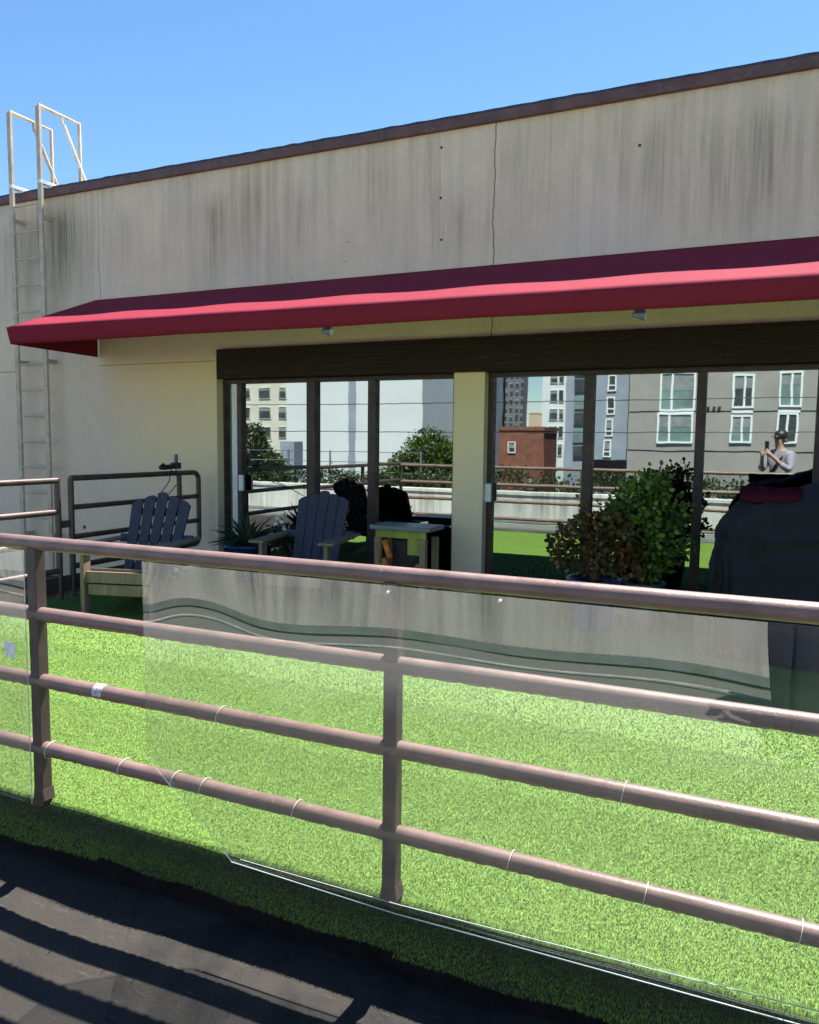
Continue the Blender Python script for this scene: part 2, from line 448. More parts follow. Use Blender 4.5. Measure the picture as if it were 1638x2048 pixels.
# turf base, wraps over the deck's front edge and hangs down
tx = [-5.62 + .04 * i for i in range(0, 191)]
def lipz(x):
    base = -.182 if x > -.97 else -.166
    return base - .012 * smoothn(2.3 * x) - (.016 if x < -2.2 else 0)
def turf_profile(x):
    b_ = lipz(x); wob = .004 * smoothn(3.1 * x + 1)
    return [(6.70, 0), (4.5, 0), (3, 0), (2.3, 0), (2.10, 0), (2.065, -.005), (2.049 + wob, -.018), (2.042 + wob, -.042), (2.038 + wob, b_ * .7), (2.034 + wob * 2, b_)]
tb = MB(); vs = []; fs = []
for x in tx:
    for (y, z) in turf_profile(x): vs.append((x, y, z))
n = 10
for i in range(len(tx) - 1):
    for j in range(n - 1): fs.append((i * n + j, (i + 1) * n + j, (i + 1) * n + j + 1, i * n + j + 1))
tb.add(vs, fs, True)
tb.mi = [1 if (q % (n - 1)) >= 6 else 0 for q in range(len(fs))]
struct(tb.build('turf', [M['turf'], M['lipshade']]))

rng = np.random.default_rng(3)
def blades(regions):
    P = []; D = []; Hh = []; W = []
    for (x0, x1, y0, y1, dens, h, wd) in regions:
        k = int((x1 - x0) * (y1 - y0) * dens)
        p = np.stack([rng.uniform(x0, x1, k), rng.uniform(y0, y1, k), np.zeros(k)], 1)
        d = np.stack([rng.normal(.10, .38, k), rng.normal(-.10, .38, k), np.ones(k)], 1)
        P.append(p); D.append(d); Hh.append(h * rng.uniform(.7, 1.15, k)); W.append(np.full(k, wd))
    # lip face
    k = 52000
    x = rng.uniform(-3.4, 1.0, k); s = rng.uniform(0, 1, k)
    lz = np.array([lipz(a) for a in x])
    wob = np.array([.004 * smoothn(3.1 * a + 1) for a in x])
    z = s * lz; y = np.where(z > -.018, 2.065 + (z + .005) * 1.3, 2.048 + wob + (z + .018) * .09)
    P.append(np.stack([x, y, z], 1))
    D.append(np.stack([rng.normal(.0, .45, k), -1 + rng.normal(0, .3, k), rng.normal(-.75, .35, k) + 1.5 * (z > -.02)], 1))
    Hh.append(.010 * rng.uniform(.7, 1.2, k)); W.append(np.full(k, .0020))
    P = np.concatenate(P); D = np.concatenate(D); Hh = np.concatenate(Hh); W = np.concatenate(W)
    D /= np.linalg.norm(D, axis=1)[:, None]
    k = len(P)
    a = rng.normal(0, 1, (k, 3)); S = np.cross(D, a); S /= np.linalg.norm(S, axis=1)[:, None]
    V = np.empty((k, 3, 3))
    V[:, 0] = P - S * W[:, None] / 2; V[:, 1] = P + S * W[:, None] / 2; V[:, 2] = P + D * Hh[:, None]
    me = bpy.data.meshes.new('grass')
    me.vertices.add(3 * k); me.vertices.foreach_set('co', V.reshape(-1))
    me.loops.add(3 * k); me.loops.foreach_set('vertex_index', np.arange(3 * k, dtype=np.int32))
    me.polygons.add(k); me.polygons.foreach_set('loop_start', np.arange(0, 3 * k, 3, dtype=np.int32))
    try: me.polygons.foreach_set('loop_total', np.full(k, 3, dtype=np.int32))
    except Exception: pass
    at = me.attributes.new('shade', 'FLOAT', 'FACE'); at.data.foreach_set('value', rng.uniform(0, 1, k).astype(np.float32) ** 1.2)
    pile = np.zeros((k, 3), dtype=np.float32); pile[:, 2] = 1
    lip = (P[:, 2] < -.010); pile[lip] = (0, -1, -.05)
    pv = me.attributes.new('pile', 'FLOAT_VECTOR', 'FACE'); pv.data.foreach_set('vector', pile.reshape(-1))
    me.materials.append(M['grass']); me.update(); me.validate()
    o = bpy.data.objects.new('grass', me); col.objects.link(o)
    return o
gr = blades([(-4.05, 1.0, 2.065, 2.9, 110000, .0062, .0018), (-5.1, 1.4, 2.9, 3.7, 60000, .0065, .0024), (-5.6, 1.8, 3.7, 4.9, 20000, .008, .004), (-5.6, 2.6, 4.9, 6.68, 4000, .016, .008)])
tag(gr, 'short bright green artificial grass fibres', 'grass', kind='stuff')

# ------------------------------------------------------------------ main building
Yw, Yg = 6.70, 6.85
bld = empty('rooftop_building', (-2.5, 6.8, 0), 0, 'beige stained concrete building with brown sliding windows facing the rooftop terrace', 'building')
def P_(o):  # keep world coordinates under the empty
    o.parent = bld; o.matrix_parent_inverse = Matrix.Translation((2.5, -6.8, 0)); return o
OX0, OX1 = -5.34, 3.2
wm = MB()
wm.box(-14, OX0, Yw, 7.2, -.3, 2.34)
wm.box(OX1, 6.5, Yw, 7.2, -.3, 2.34)
wm.box(-14, 6.5, Yw, 7.2, 2.34, 4.19)
wm.box(-14, 6.5, 7.2, 21, -.3, 4.05)
wm.box(OX0, OX1, 6.98, 7.2, -.3, 2.34)
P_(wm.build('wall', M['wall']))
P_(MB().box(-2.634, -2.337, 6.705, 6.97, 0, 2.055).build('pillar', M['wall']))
rc = random.Random(4)
cp = MB()
cp.box(-14.02, 6.52, 6.655, 7.24, 4.175, 4.262)
P_(cp.build('coping', M['coping'], bevel=.006))
ge = MB(); vs = []; fs = []
xs2 = [-14 + .09 * i for i in range(0, 229)]
for x in xs2:
    j = rc.random() * .006 + .004 * (rc.random() < .12)
    vs += [(x, 6.662, 4.262), (x, 6.668, 4.282 + j), (x, 7.1, 4.29), (x, 7.2, 4.262)]
for i in range(len(xs2) - 1):
    for j in range(3): fs.append((i * 4 + j, (i + 1) * 4 + j, (i + 1) * 4 + j + 1, i * 4 + j + 1))
ge.add(vs, fs, False)
P_(ge.build('roof_edge', M['gravel']))
P_(MB().box(-5.29, 3.3, 6.635, 6.88, 2.03, 2.335).build('header_beam', M['header'], bevel=.008))
for (x, z, r) in ((-2.79, 4.04, .017), (-2.79, 3.6, .017), (-2.78, 3.23, .014), (-1.05, 3.81, .016), (-7.31, .34, .03), (-3.75, 3.3, .008), (-3.77, 3.12, .008), (-5.05, 2.95, .009), (-5.05, 3.12, .009), (-4.4, 3.0, .008)):
    a = MB(); r *= .72
    a.add([(x + r * math.cos(k * .785) * (1 + .3 * rnd.random()), 6.697, z + r * math.sin(k * .785) * (1 + .3 * rnd.random())) for k in range(8)] + [(x, 6.693, z)],
          [(k, (k + 1) % 8, 8) for k in range(8)])
    P_(a.build('anchor_hole', M['bark']))
# horizontal joint lines
P_(MB().box(-7.0, -5.36, 6.6965, 6.71, 2.222, 2.226).build('wall_joint', M['black']))
P_(MB().box(-14, -8.3, 6.6965, 6.71, 2.19, 2.195).build('wall_joint', M['black']))

def window_bay(x0, x1, panes, mull, handle_x, strip=None):
    fr = MB()
    fr.box(x0, x1, 6.80, 6.90, 0.0, .05)
    fr.box(x0, x1, 6.80, 6.90, 1.99, 2.03)
    for (a, b) in mull: fr.box(a, b, 6.795 if b - a > .09 else 6.805, 6.895, .05, 1.99)
    f = P_(fr.build('sliding_window', M['frame'], bevel=.003))
    for (a, b) in panes:
        q = MB().box(a, b, Yg, Yg + .008, .05, 1.99).build('pane', M['glass']); q.parent = f
    h = MB().box(handle_x, handle_x + .058, 6.755, 6.794, .85, 1.02).build('handle', M['wire'], bevel=.008); h.parent = f
    if strip:
        s = MB().box(strip[0], strip[1], 6.80, 6.845, .05, 1.985).build('edge_strip', M['wire']); s.parent = f
    return f
window_bay(-5.34, -2.634, [(-5.37 + .03, -5.225), (-5.102, -4.282), (-4.18, -3.581), (-3.493, -2.68)],
           [(-5.34, -5.315), (-5.155, -5.102), (-4.282, -4.18), (-3.581, -3.493), (-2.68, -2.636)], -5.112, strip=(-5.222, -5.157))
window_bay(-2.337, 3.2, [(-2.314, -1.46), (-1.373, -.537), (-.463, .343), (.43, 1.25), (1.34, 2.2), (2.3, 3.1)],
           [(-2.335, -2.285), (-1.46, -1.373), (-.537, -.463), (.343, .43), (1.25, 1.34), (2.2, 2.3), (3.1, 3.2)], -2.335)

# ------------------------------------------------------------------ awning
aw = empty('awning', (-2.5, 6.69, 2.33), 0, 'long maroon canvas awning along the stained beige wall', 'awning')
def A_(o): o.parent = aw; o.matrix_parent_inverse = Matrix.Translation((2.5, -6.69, -2.33)); return o
ax0, ax1 = -7.015, 3.6
Fy, Fz, Vz = 5.52, 2.50, 2.335
def droop(x): return .0066 * (x + 7.0)      # the front edge hangs a little lower towards the right
def canopy():
    mb = MB(); mb.sm = True
    nx, ny = 150, 10
    vs = []; fs = []
    for i in range(nx + 1):
        x = ax0 + (ax1 - ax0) * i / nx
        sag = .012 * (math.cos((x - ax0) * 2 * math.pi / 1.25) - 1) * .5
        for j in range(ny + 1):
            u = j / ny
            vs.append((x, 6.69 + (Fy - 6.69) * u, 2.965 + (Fz - droop(x) - 2.965) * u + sag * math.sin(math.pi * u) - .002))
    for i in range(nx):
        for j in range(ny): fs.append((i * (ny + 1) + j, (i + 1) * (ny + 1) + j, (i + 1) * (ny + 1) + j + 1, i * (ny + 1) + j + 1))
    mb.add(vs, fs, True)
    o = mb.build('canopy', M['awning'])
    s = o.modifiers.new('thick', 'SOLIDIFY'); s.thickness = .004
    return A_(o)
canopy()
va = MB(); vs = []; fs = []
for i in range(201):
    x = ax0 + (ax1 - ax0) * i / 200
    for j in range(5):
        u = j / 4
        vs.append((x, Fy - .006 + .035 * u + .006 * u * math.sin(x * 5.1) * math.sin(x * 1.7 + 1), Fz - droop(x) - .002 + (Vz - .0032 * (x + 7) - Fz + droop(x)) * u + .003 * u * math.sin(x * 2.3)))
for i in range(200):
    for j in range(4): fs.append((i * 5 + j, (i + 1) * 5 + j, (i + 1) * 5 + j + 1, i * 5 + j + 1))
va.add(vs, fs, True)
vo = va.build('valance', M['awning']); sm = vo.modifiers.new('thick', 'SOLIDIFY'); sm.thickness = .003; A_(vo)
for xx in (ax0, ax1):
    e = MB().prism([(6.685, 2.963), (6.685, 2.318), (Fy + .035, Vz - .0032 * (xx + 7)), (Fy, Fz - .006 - droop(xx))], 'x', xx, xx + .004)
    A_(e.build('end_panel', M['awning']))
fr = MB()
fr.tube([(ax0 + .03, Fy + .03, Fz - .03), (ax1 - .03, Fy + .03, Fz - .10)], .013, 8)
fr.tube([(ax0 + .03, Fy + .05, Vz + .02), (ax1 - .03, Fy + .05, Vz - .014)], .012, 8)
x = ax0 + .03
while x < ax1:
    fr.tube([(x, 6.68, 2.935), (x, Fy + .04, Fz - .03 - droop(x))], .012, 8)
    x += 1.25
A_(fr.build('frame', M['darkrail']))

# spot lamps under the awning
def spot(x, lab):
    r = empty('spot_lamp', (x, 5.60, 2.337 - .0032 * (x + 7)), 0, lab, 'lamp', 'spot lamps under the awning edge')
    MB().box(-.035, .035, -.012, .012, -.012, 0).build('bracket', M['darkrail'], r)
    b = MB(); b.tube([(-.05, 0, -.03), (-.01, .0, -.036), (.04, .0, -.042)], [.016, .022, .034], 12)
    b.tube([(.0, 0, 0), (0, 0, -.03)], .007, 8)
    b.build('lamp_head', M['lampgrey'], r)
    MB().tube([(.0405, 0, -.0422), (.043, 0, -.0425)], .030, 12).build('lens', M['wire'], r)
M['lampgrey'] = simple('grey_lamp_body', (.16, .15, .18), .5, 0, .2, 10, .1)
spot(-3.327, 'small grey spot lamp under the awning edge above the left windows')
spot(-.836, 'small grey spot lamp under the awning edge above the right windows')

# ------------------------------------------------------------------ wall ladder
ld = empty('wall_ladder', (-7.92, 6.55, -.28), 0, 'beige steel ladder with roof hoops fixed to the left end of the wall', 'ladder')
def LD(o): o.parent = ld; o.matrix_parent_inverse = Matrix.Translation((7.92, -6.55, .28)); return o
for x in (-8.16, -7.69):
    s = MB()
    s.bar((x, 6.55, -.25), (x, 6.55, 5.14), .058, .03, (0, 1, 0))
    LD(s.build('side_rail', M['ladder']))
    h = MB()
    h.tube([(x, 6.555, 5.15), (x, 7.13, 5.15), (x, 7.13, 4.28)], .021, 10)
    LD(h.build('hoop', M['ladder']))
    b = MB(); b.tube([(x, 6.88, 5.15), (x - .02, 6.9, 5.05)], .016, 8)
    b.tube([(x, 6.90, 5.06), (x, 7.28, 4.36)], .021, 10)
    LD(b.build('brace', M['galv'] if x > -8 else M['ladder']))
    c = MB(); c.box(x - .03, x + .03, 6.53, 6.76, 4.29, 4.33); c.box(x - .045, x + .045, 6.66, 6.74, 4.27, 4.31)
    LD(c.build('roof_bracket', M['galv']))
    for z in (.2, 2.26, 3.9):
        LD(MB().box(x - .012, x + .012, 6.57, 6.7, z, z + .05).build('wall_bracket', M['ladder']))
for k in range(0, 14):
    z = .13 + .3035 * k
    LD(MB().tube([(-8.15, 6.55, z), (-7.70, 6.55, z)], .0125, 8).build('rung', M['ladder']))

# ------------------------------------------------------------------ front railing
RY = 2.045
rr = random.Random(11)
rl = empty('front_railing', (-2, RY, 0), 0, 'weathered mauve brown tube railing with four rails across the foreground', 'railing')
def F_(o): o.parent = rl; o.matrix_parent_inverse = Matrix.Translation((2, -RY, 0)); return o
for z, r in ((1.003, .0265), (.733, .0265), (.474, .0265), (.208, .0265)):
    t_ = MB(); k = 0
    pts = [(-5.5 + .014 * i, RY, z + .0012 * math.sin(.02 * i)) for i in range(int(7.5 / .014))]
    t_.tube(pts, r, 14, True, .10 if z < .9 else .015, rr)
    F_(t_.build('rail', M['rail']))
for x in (-5.5, -3.995, -2.487, -.984, .521, 2.0):
    p = MB()
    p.box(x - .0225, x + .0225, RY - .024, RY + .024, -.02, .985)
    p.prism([(x - .030, 0), (x + .030, 0), (x + .0226, .05), (x - .0226, .05)], 'y', RY - .0245, RY + .030)
    F_(p.build('post', M['post'], bevel=.004))

# clear plastic panels, slightly buckled
BX = [-1.913, -1.84, -1.77, -1.69, -1.60, -1.50, -1.40, -1.29, -1.12, -.97, -.80, -.63, -.48, -.26, -.14, -.03, .06, .16, .3, .6, 1.3]
BD = [-6, -36, -52, -55, -42, -11, 0, -5, -22, -34, -29, -22, -25, -39, -39, -31, -19, -28, -30, -20, -20]
BD = [b_ - 0 for b_ in BD]
def bend(x):
    return float(np.interp(x, BX, BD)) / 3100.0
def smooth_bend(x): return sum(bend(x + d) * w_ for d, w_ in ((-.06, .15), (-.03, .22), (0, .26), (.03, .22), (.06, .15)))
def panel(name, x0, x1, cut, bendf, label, ztop=.982):
    root = empty(name, (0, 0, 0), 0, label, 'panel', 'clear plastic panels tied to the front railing')
    mb = MB(); nx, nz = 150, 24; vs = []; fs = []
    for i in range(nx + 1):
        x = x0 + (x1 - x0) * i / nx
        zl = max(.0, .30 - (x - x0) * .30 / .36) if cut else 0.0
        g_ = bendf(x)
        for j in range(nz + 1):
            z = zl + (ztop - zl) * j / nz
            vs.append((x, 1.994 + g_ * (max(z, .5) - .985), z))
    for i in range(nx):
        for j in range(nz): fs.append((i * (nz + 1) + j, (i + 1) * (nz + 1) + j, (i + 1) * (nz + 1) + j + 1, i * (nz + 1) + j + 1))
    mb.add(vs, fs, True)
    o = mb.build('sheet', M['plexi'], root)
    s = o.modifiers.new('thick', 'SOLIDIFY'); s.thickness = .004; s.offset = 0
    es = o.modifiers.new('crisp_rim', 'EDGE_SPLIT'); es.split_angle = R(35)
    return root
pn = panel('plastic_panel', -1.913, 1.6, True, smooth_bend, 'wide cloudy clear plastic panel with a torn lower left corner, tied to the front railing')
ed = MB()
ed.tube([(-1.55, 1.992, .0), (-.94, 1.990, -.012), (.18, 1.985, .010), (1.6, 1.98, .02)], .0018, 6)
ed.build('bottom_edge', M['plexedge'], pn)
ed = MB()
ed.tube([(-1.52, 2.0, .012), (-.94, 2.0, .012), (.18, 1.998, .048), (1.6, 1.99, .09)], .0013, 6)
ed.build('bottom_edge', M['plexedge'], pn)
ed = MB()
ed.tube([(-1.913, 1.994, .30), (-1.85, 1.994, .245), (-1.76, 1.994, .172), (-1.55, 1.994, .0)], .0005, 6)
ed.build('torn_edge', M['plexedge'], pn)
def tie(x, z, par, wide=.0009):
    t_ = MB()
    pts = [(x + .006 * math.sin(a), RY - .004 + .0345 * math.cos(a), z + .034 * math.sin(a)) for a in [2 * math.pi * k / 20 for k in range(21)]]
    t_.tube(pts, wide, 6, False)
    return t_.build('wire_tie', M['wire'], par)
for x in (-1.821, -1.695, -1.322, -.605, -.234, .132): tie(x, .208, pn)
for x in (-1.62, -.3): tie(x, .474, pn, .0008)
for (x, z) in ((-.978, .962), (-.638, .97)):
    MB().tube([(x, 1.985, z), (x, 1.993, z)], .0045, 8).build('screw', M['galv'], pn)
pl = panel('plastic_panel', -4.02, -2.49, False, lambda x: -.012 + .006 * math.sin(5 * x), 'clear plastic panel on the railing at the left edge with a white tape scrap')
ed = MB(); ed.tube([(-2.49, 1.994, 0), (-2.49, 1.994, .98)], .0014, 6); ed.build('side_edge', M['plexedge'], pl)
tie(-2.43, .208, pl)
tp = MB(); vs = []; fs = []
for i in range(6):
    for j in range(6):
        vs.append((-2.595 + .058 * i / 5 + .006 * rnd.random(), 1.985 - .008 * rnd.random(), .56 + .055 * j / 5 + .008 * rnd.random() + .01 * (5 - i) / 5))
for i in range(5):
    for j in range(5): fs.append((i * 6 + j, (i + 1) * 6 + j, (i + 1) * 6 + j + 1, i * 6 + j + 1))
tp.add(vs, fs); tpo = tp.build('tape_scrap', M['wire'], pl); tpo.modifiers.new('t', 'SOLIDIFY').thickness = .001
tie(-2.063, .208, rl).name = 'wire_tie'
for o_ in [o_ for o_ in rl.children if o_.name.startswith('wire_tie')]: o_.matrix_parent_inverse = Matrix.Translation((2, -RY, 0))
stk = MB(); stk.tube([(-2.19, RY, .4745), (-2.145, RY, .4745)], .0278, 14)
F_(stk.build('sticker', simple('pale_worn_sticker', (.45, .46, .50), .6, 0, .5, 60, 0, (.12, .08, .08))))

# ------------------------------------------------------------------ side railing
sr = empty('side_railing', (-5.5, 5.5, 0), 0, 'dark brown tube railing with a rounded end along the left side of the turf', 'railing')
def S_(o): o.parent = sr; o.matrix_parent_inverse = Matrix.Translation((5.5, -5.5, 0)); return o
for z in (1.03, .76, .50, .25):
    S_(MB().tube([(-5.5, 2.1, z), (-5.5, 4.76, z)], .026, 12).build('rail', M['darkrail']))
for y in (3.4, 4.76, 4.90):
    S_(MB().tube([(-5.5, y, -.0), (-5.5, y, 1.045)], .027, 12).build('post', M['darkrail']))
def arc(c, r, a0, a1, n_=7): return [(c[0], c[1] + r * math.cos(R(a0 + (a1 - a0) * k / (n_ - 1))), c[2] + r * math.sin(R(a0 + (a1 - a0) * k / (n_ - 1)))) for k in range(n_)]
loop = [(-5.5, 4.90, 1.045)] + arc((-5.5, 6.50, .965), .08, 90, 0) + arc((-5.5, 6.50, .36), .08, 0, -90) + [(-5.5, 4.90, .27)]
S_(MB().tube(loop, .026, 12).build('end_loop', M['darkrail']))
S_(MB().tube([(-5.5, 6.28, .02), (-5.5, 6.28, 1.03)], .026, 12).build('post', M['darkrail']))
for z in (.79, .53):
    S_(MB().tube([(-5.5, 4.9, z), (-5.5, 6.56, z)], .024, 12).build('rail', M['darkrail']))
S_(MB().box(-5.52, -5.48, 4.79, 4.87, .62, .68).build('hinge', M['darkrail']))
S_(MB().box(-5.512, -5.488, 3.6, 6.4, .06, .2).build('kick_plate', M['darkrail']))

# black clamp light bundle on the side railing
M['plasticblack'] = simple('black_plastic', (.018, .018, .020), .45, 0, .3, 20, .1)
cb = empty('clamp_lamp', (-5.5, 6.15, 1.07), 0, 'small black clamp lamp with dangling cords on the dark side railing', 'lamp')
b = MB(); b.tube([(0, -.14, .035), (0, -.10, .05), (0, -.06, .03)], [.022, .034, .02], 10); b.tube([(.0, -.05, .04), (0, .06, .05)], .026, 10)
b.box(-.03, .03, .04, .13, .02, .085); b.build('lamp_body', M['plasticblack'], cb)
b = MB(); b.tube([(0, .085, .085), (0, .09, .17)], [.022, .016], 8); b.build('stem', M['lampgrey'], cb)
b = MB(); b.tube([(.02, .0, .03), (.09, -.12, -.10), (.22, -.45, -.26), (.30, -.62, -.36)], .005, 6); b.tube([(.02, .06, .03), (.12, -.03, -.12), (.26, -.4, -.27)], .005, 6)
b.build('cord', M['plasticblack'], cb)

# ------------------------------------------------------------------ adirondack chairs
def wood(name, c, dirt):
    m_, t, b, o = newmat(name)
    g_ = noise(t, coords(t, (9, 9, 1.2)), 5, 5, .6)
    cc = mixc(t, ramp(t, g_, [(.35, 0), (.65, 1)]), tuple(x * .75 for x in c), tuple(x * 1.2 for x in c))
    cc = mixc(t, math_n(t, 'MULTIPLY', ramp(t, noise(t, coords(t), 24, 6, .75), [(.62, 0), (.70, 1)]), .6), cc, dirt)
    L(t, cc, b.inputs['Base Color']); b.inputs['Roughness'].default_value = .65
    bump(t, b, g_, .3, .004)
    return m_
M['navy'] = wood('navy_painted_wood', (.038, .036, .057), (.09, .09, .105))
M['tan'] = wood('tan_wood', (.20, .138, .105), (.15, .11, .08))
def chair(loc, rz, gap, label):
    r = empty('adirondack_chair', loc, rz, label, 'chair', 'adirondack chairs by the windows')
    s = MB()   # seat slats, front to back
    for k in range(5):
        y = .02 + .1 * k; z = .365 - .028 * k
        s.bar((-.27, y + .04, z - .01), (.27, y + .04, z - .01), .088, .02, (0, .26, 1))
    s.build('seat', M['tan'], r, bevel=.003)
    s = MB(); s.box(-.30, .30, -.012, .012, .262, .352); s.box(-.285, .285, -.008, .012, .165, .25)
    s.build('front_board', M['tan'], r, bevel=.003)
    for sx in (-1, 1):
        l = MB(); l.box(sx * .315 - .018, sx * .315 + .018, -.04, .055, 0, .535); l.build('leg', M['tan'], r, bevel=.003)
        l = MB(); l.prism([(.03, .33), (.03, .20), (.82, .0), (.90, .0), (.90, .03)], 'x', sx * .28 - .014, sx * .28 + .014); l.build('stringer', M['tan'], r, bevel=.003)
        a = MB(); w0, w1 = .055, .075
        a.prism([(sx * .335 - w1, -.09), (sx * .335 + w1, -.09), (sx * .345 + w1, .2), (sx * .36 + .035, .72), (sx * .36 - .03, .72), (sx * .335 - w1, .25)], 'z', .535, .557)
        a.build('armrest', M['tan'], r, bevel=.004)
    r.scale = (.92, 1, 1)
    nsl = 5; wt = .104
    b0 = Vector((0, .42, .17)); b1 = Vector((0, .76, .93))
    d = (b1 - b0).normalized(); Lb = (b1 - b0).length
    up = Vector((0, -d.z, d.y))
    for k in range(nsl):
        u = k - 2
        Lk = Lb - (.012, .055)[abs(u) - 1] * (1.2 if abs(u) == 2 else 1) * 1.0 if u else Lb
        if abs(u) == 2: Lk = Lb - .10
        s = MB()
        c0 = u * (.088 + gap * .5); c1 = u * (wt + gap)
        pts = []
        wb, wt2 = .082, wt
        # outline in (side, along) coordinates with rounded top following the arch
        out = [(c0 - wb / 2, 0), (c0 + wb / 2, 0)]
        for q in range(0, 7):
            xx = c1 + wt2 / 2 - wt2 * q / 6
            arch = Lb - .42 * (xx / .62) ** 2 * .9 - .012 * abs(2 * q / 6 - 1) ** 3 - (.02 if abs(u) else 0)
            out.append((xx, arch))
        vs = [];
        for (a_, l_) in out: vs.append(b0 + Vector((a_, 0, 0)) + d * l_ - up * .010)
        for (a_, l_) in out: vs.append(b0 + Vector((a_, 0, 0)) + d * l_ + up * .010)
        n_ = len(out)
        s.add(vs, [tuple(range(n_))[::-1], tuple(range(n_, 2 * n_))] + [(i, (i + 1) % n_, n_ + (i + 1) % n_, n_ + i) for i in range(n_)], False)
        s.build('back_slat', M['navy'], r, bevel=.003)
    s = MB()
    for l_, hw in ((.10, .29), (.42, .36), (.66, .27)):
        c_ = b0 + d * l_ - up * -.0 + up * -.024
        s.bar(c_ + Vector((-hw, 0, 0)), c_ + Vector((hw, 0, 0)), .07, .024, up)
    s.build('back_brace', M['navy'], r, bevel=.003)
    return r
chair((-4.56, 4.50, 0), R(15), .018, 'adirondack chair with spaced navy back slats in front of the dark side railing')
chair((-3.56, 5.46, 0), R(11), .004, 'adirondack chair with closed navy back slats in front of the left windows')

# ------------------------------------------------------------------ side table by the pillar
M['tablewood'] = wood('pale_tan_table_wood', (.30, .23, .12), (.25, .2, .1))
M['orange'] = simple('orange_brown_wood', (.70, .20, .03), .6, 0, .4, 9, .2, (.10, .02, .01))
M['greytop'] = simple('grey_blue_table_top', (.15, .18, .19), .35, 0, .2, 6, .1)
M['turfreflection'] = simple('lime_turf_reflection', (.30, .32, .05), .6, 0, .35, 8, .1)  # reflection of the sunlit turf, put in as lime coloured pieces on the table
tb_ = empty('side_table', (-2.945, 6.38, 0), 0, 'small tan table with grey top and orange braces beside the pillar', 'table')
MB().box(-.30, .30, -.17, .17, .60, .64).build('table_top', M['greytop'], tb_, bevel=.006)
MB().box(-.25, .25, -.145, -.125, .53, .598).build('turf_reflection_strip', M['turfreflection'], tb_, bevel=.003)
for x in (-.225, .225):
    for y in (-.135, .135):
        MB().box(x - .028, x + .028, y - .028, y + .028, 0, .529).build('leg', M['tablewood'], tb_, bevel=.003)
MB().box(.075, .195, -.150, -.128, .385, .529).build('turf_reflection_patch', M['turfreflection'], tb_, bevel=.003)  # second lime piece, painted stand-in for the turf's reflection
for (a, b_) in (((-.18, -.10, .50), (-.12, -.10, .34)), ((-.19, -.10, .33), (-.11, -.10, .12)), ((.17, -.10, .30), (.10, -.10, .1))):
    MB().bar(a, b_, .05, .03, (0, 1, 0)).build('brace', M['orange'], tb_, bevel=.003)
bx = MB().box(-2.945 - .14, -2.945 + .13, 6.36, 6.5, .0, .50)
bx.box(-2.945 - .15, -2.945 + .14, 6.35, 6.51, .50, .525)
tag(bx.build('storage_box', M['plasticblack'], bevel=.008), 'black lidded box standing under the small tan table', 'box')

# ------------------------------------------------------------------ plants
def leafmat(name, c0, c1, c2):
    m_, t, b, o = newmat(name)
    at = t.nodes.new('ShaderNodeAttribute'); at.attribute_name = 'shade'
    r_ = t.nodes.new('ShaderNodeValToRGB'); el = r_.color_ramp.elements
    el[0].color = (*c0, 1); el[1].color = (*c2, 1); e = el.new(.5); e.color = (*c1, 1)
    L(t, at.outputs['Fac'], r_.inputs[0]); L(t, r_.outputs[0], b.inputs['Base Color'])
    b.inputs['Roughness'].default_value = .4
    tl = t.nodes.new('ShaderNodeBsdfTranslucent'); L(t, r_.outputs[0], tl.inputs[0])
    mx = t.nodes.new('ShaderNodeMixShader'); mx.inputs[0].default_value = .2
    L(t, b.outputs[0], mx.inputs[1]); L(t, tl.outputs[0], mx.inputs[2]); L(t, mx.outputs[0], o.inputs[0])
    return m_
M['jade'] = leafmat('jade_leaves', (.025, .06, .012), (.10, .18, .025), (.27, .35, .06))
M['rust'] = leafmat('reddish_leaves', (.045, .04, .016), (.12, .085, .028), (.20, .06, .022))
M['treeleaf'] = leafmat('tree_leaves', (.03, .06, .012), (.07, .12, .02), (.14, .18, .04))
M['darkleaf'] = leafmat('dark_leaves', (.02, .035, .015), (.04, .065, .02), (.08, .10, .04))
M['agave'] = leafmat('agave_leaves', (.025, .05, .03), (.05, .09, .05), (.10, .15, .08))
M['white_petal'] = simple('white_petals', (.78, .78, .74), .6, 0, .1, 20, 0)
M['bark'] = simple('brown_bark', (.09, .06, .04), .85, 0, .4, 12, .4)
M['bluepot'] = simple('blue_glazed_pot', (.016, .042, .15), .25, 0, .35, 5, .1)
M['greypot'] = simple('teal_grey_pot', (.05, .085, .09), .4, 0, .3, 5, .1)
M['soil'] = simple('dark_soil', (.03, .022, .015), .95, 0, .4, 20, .4)
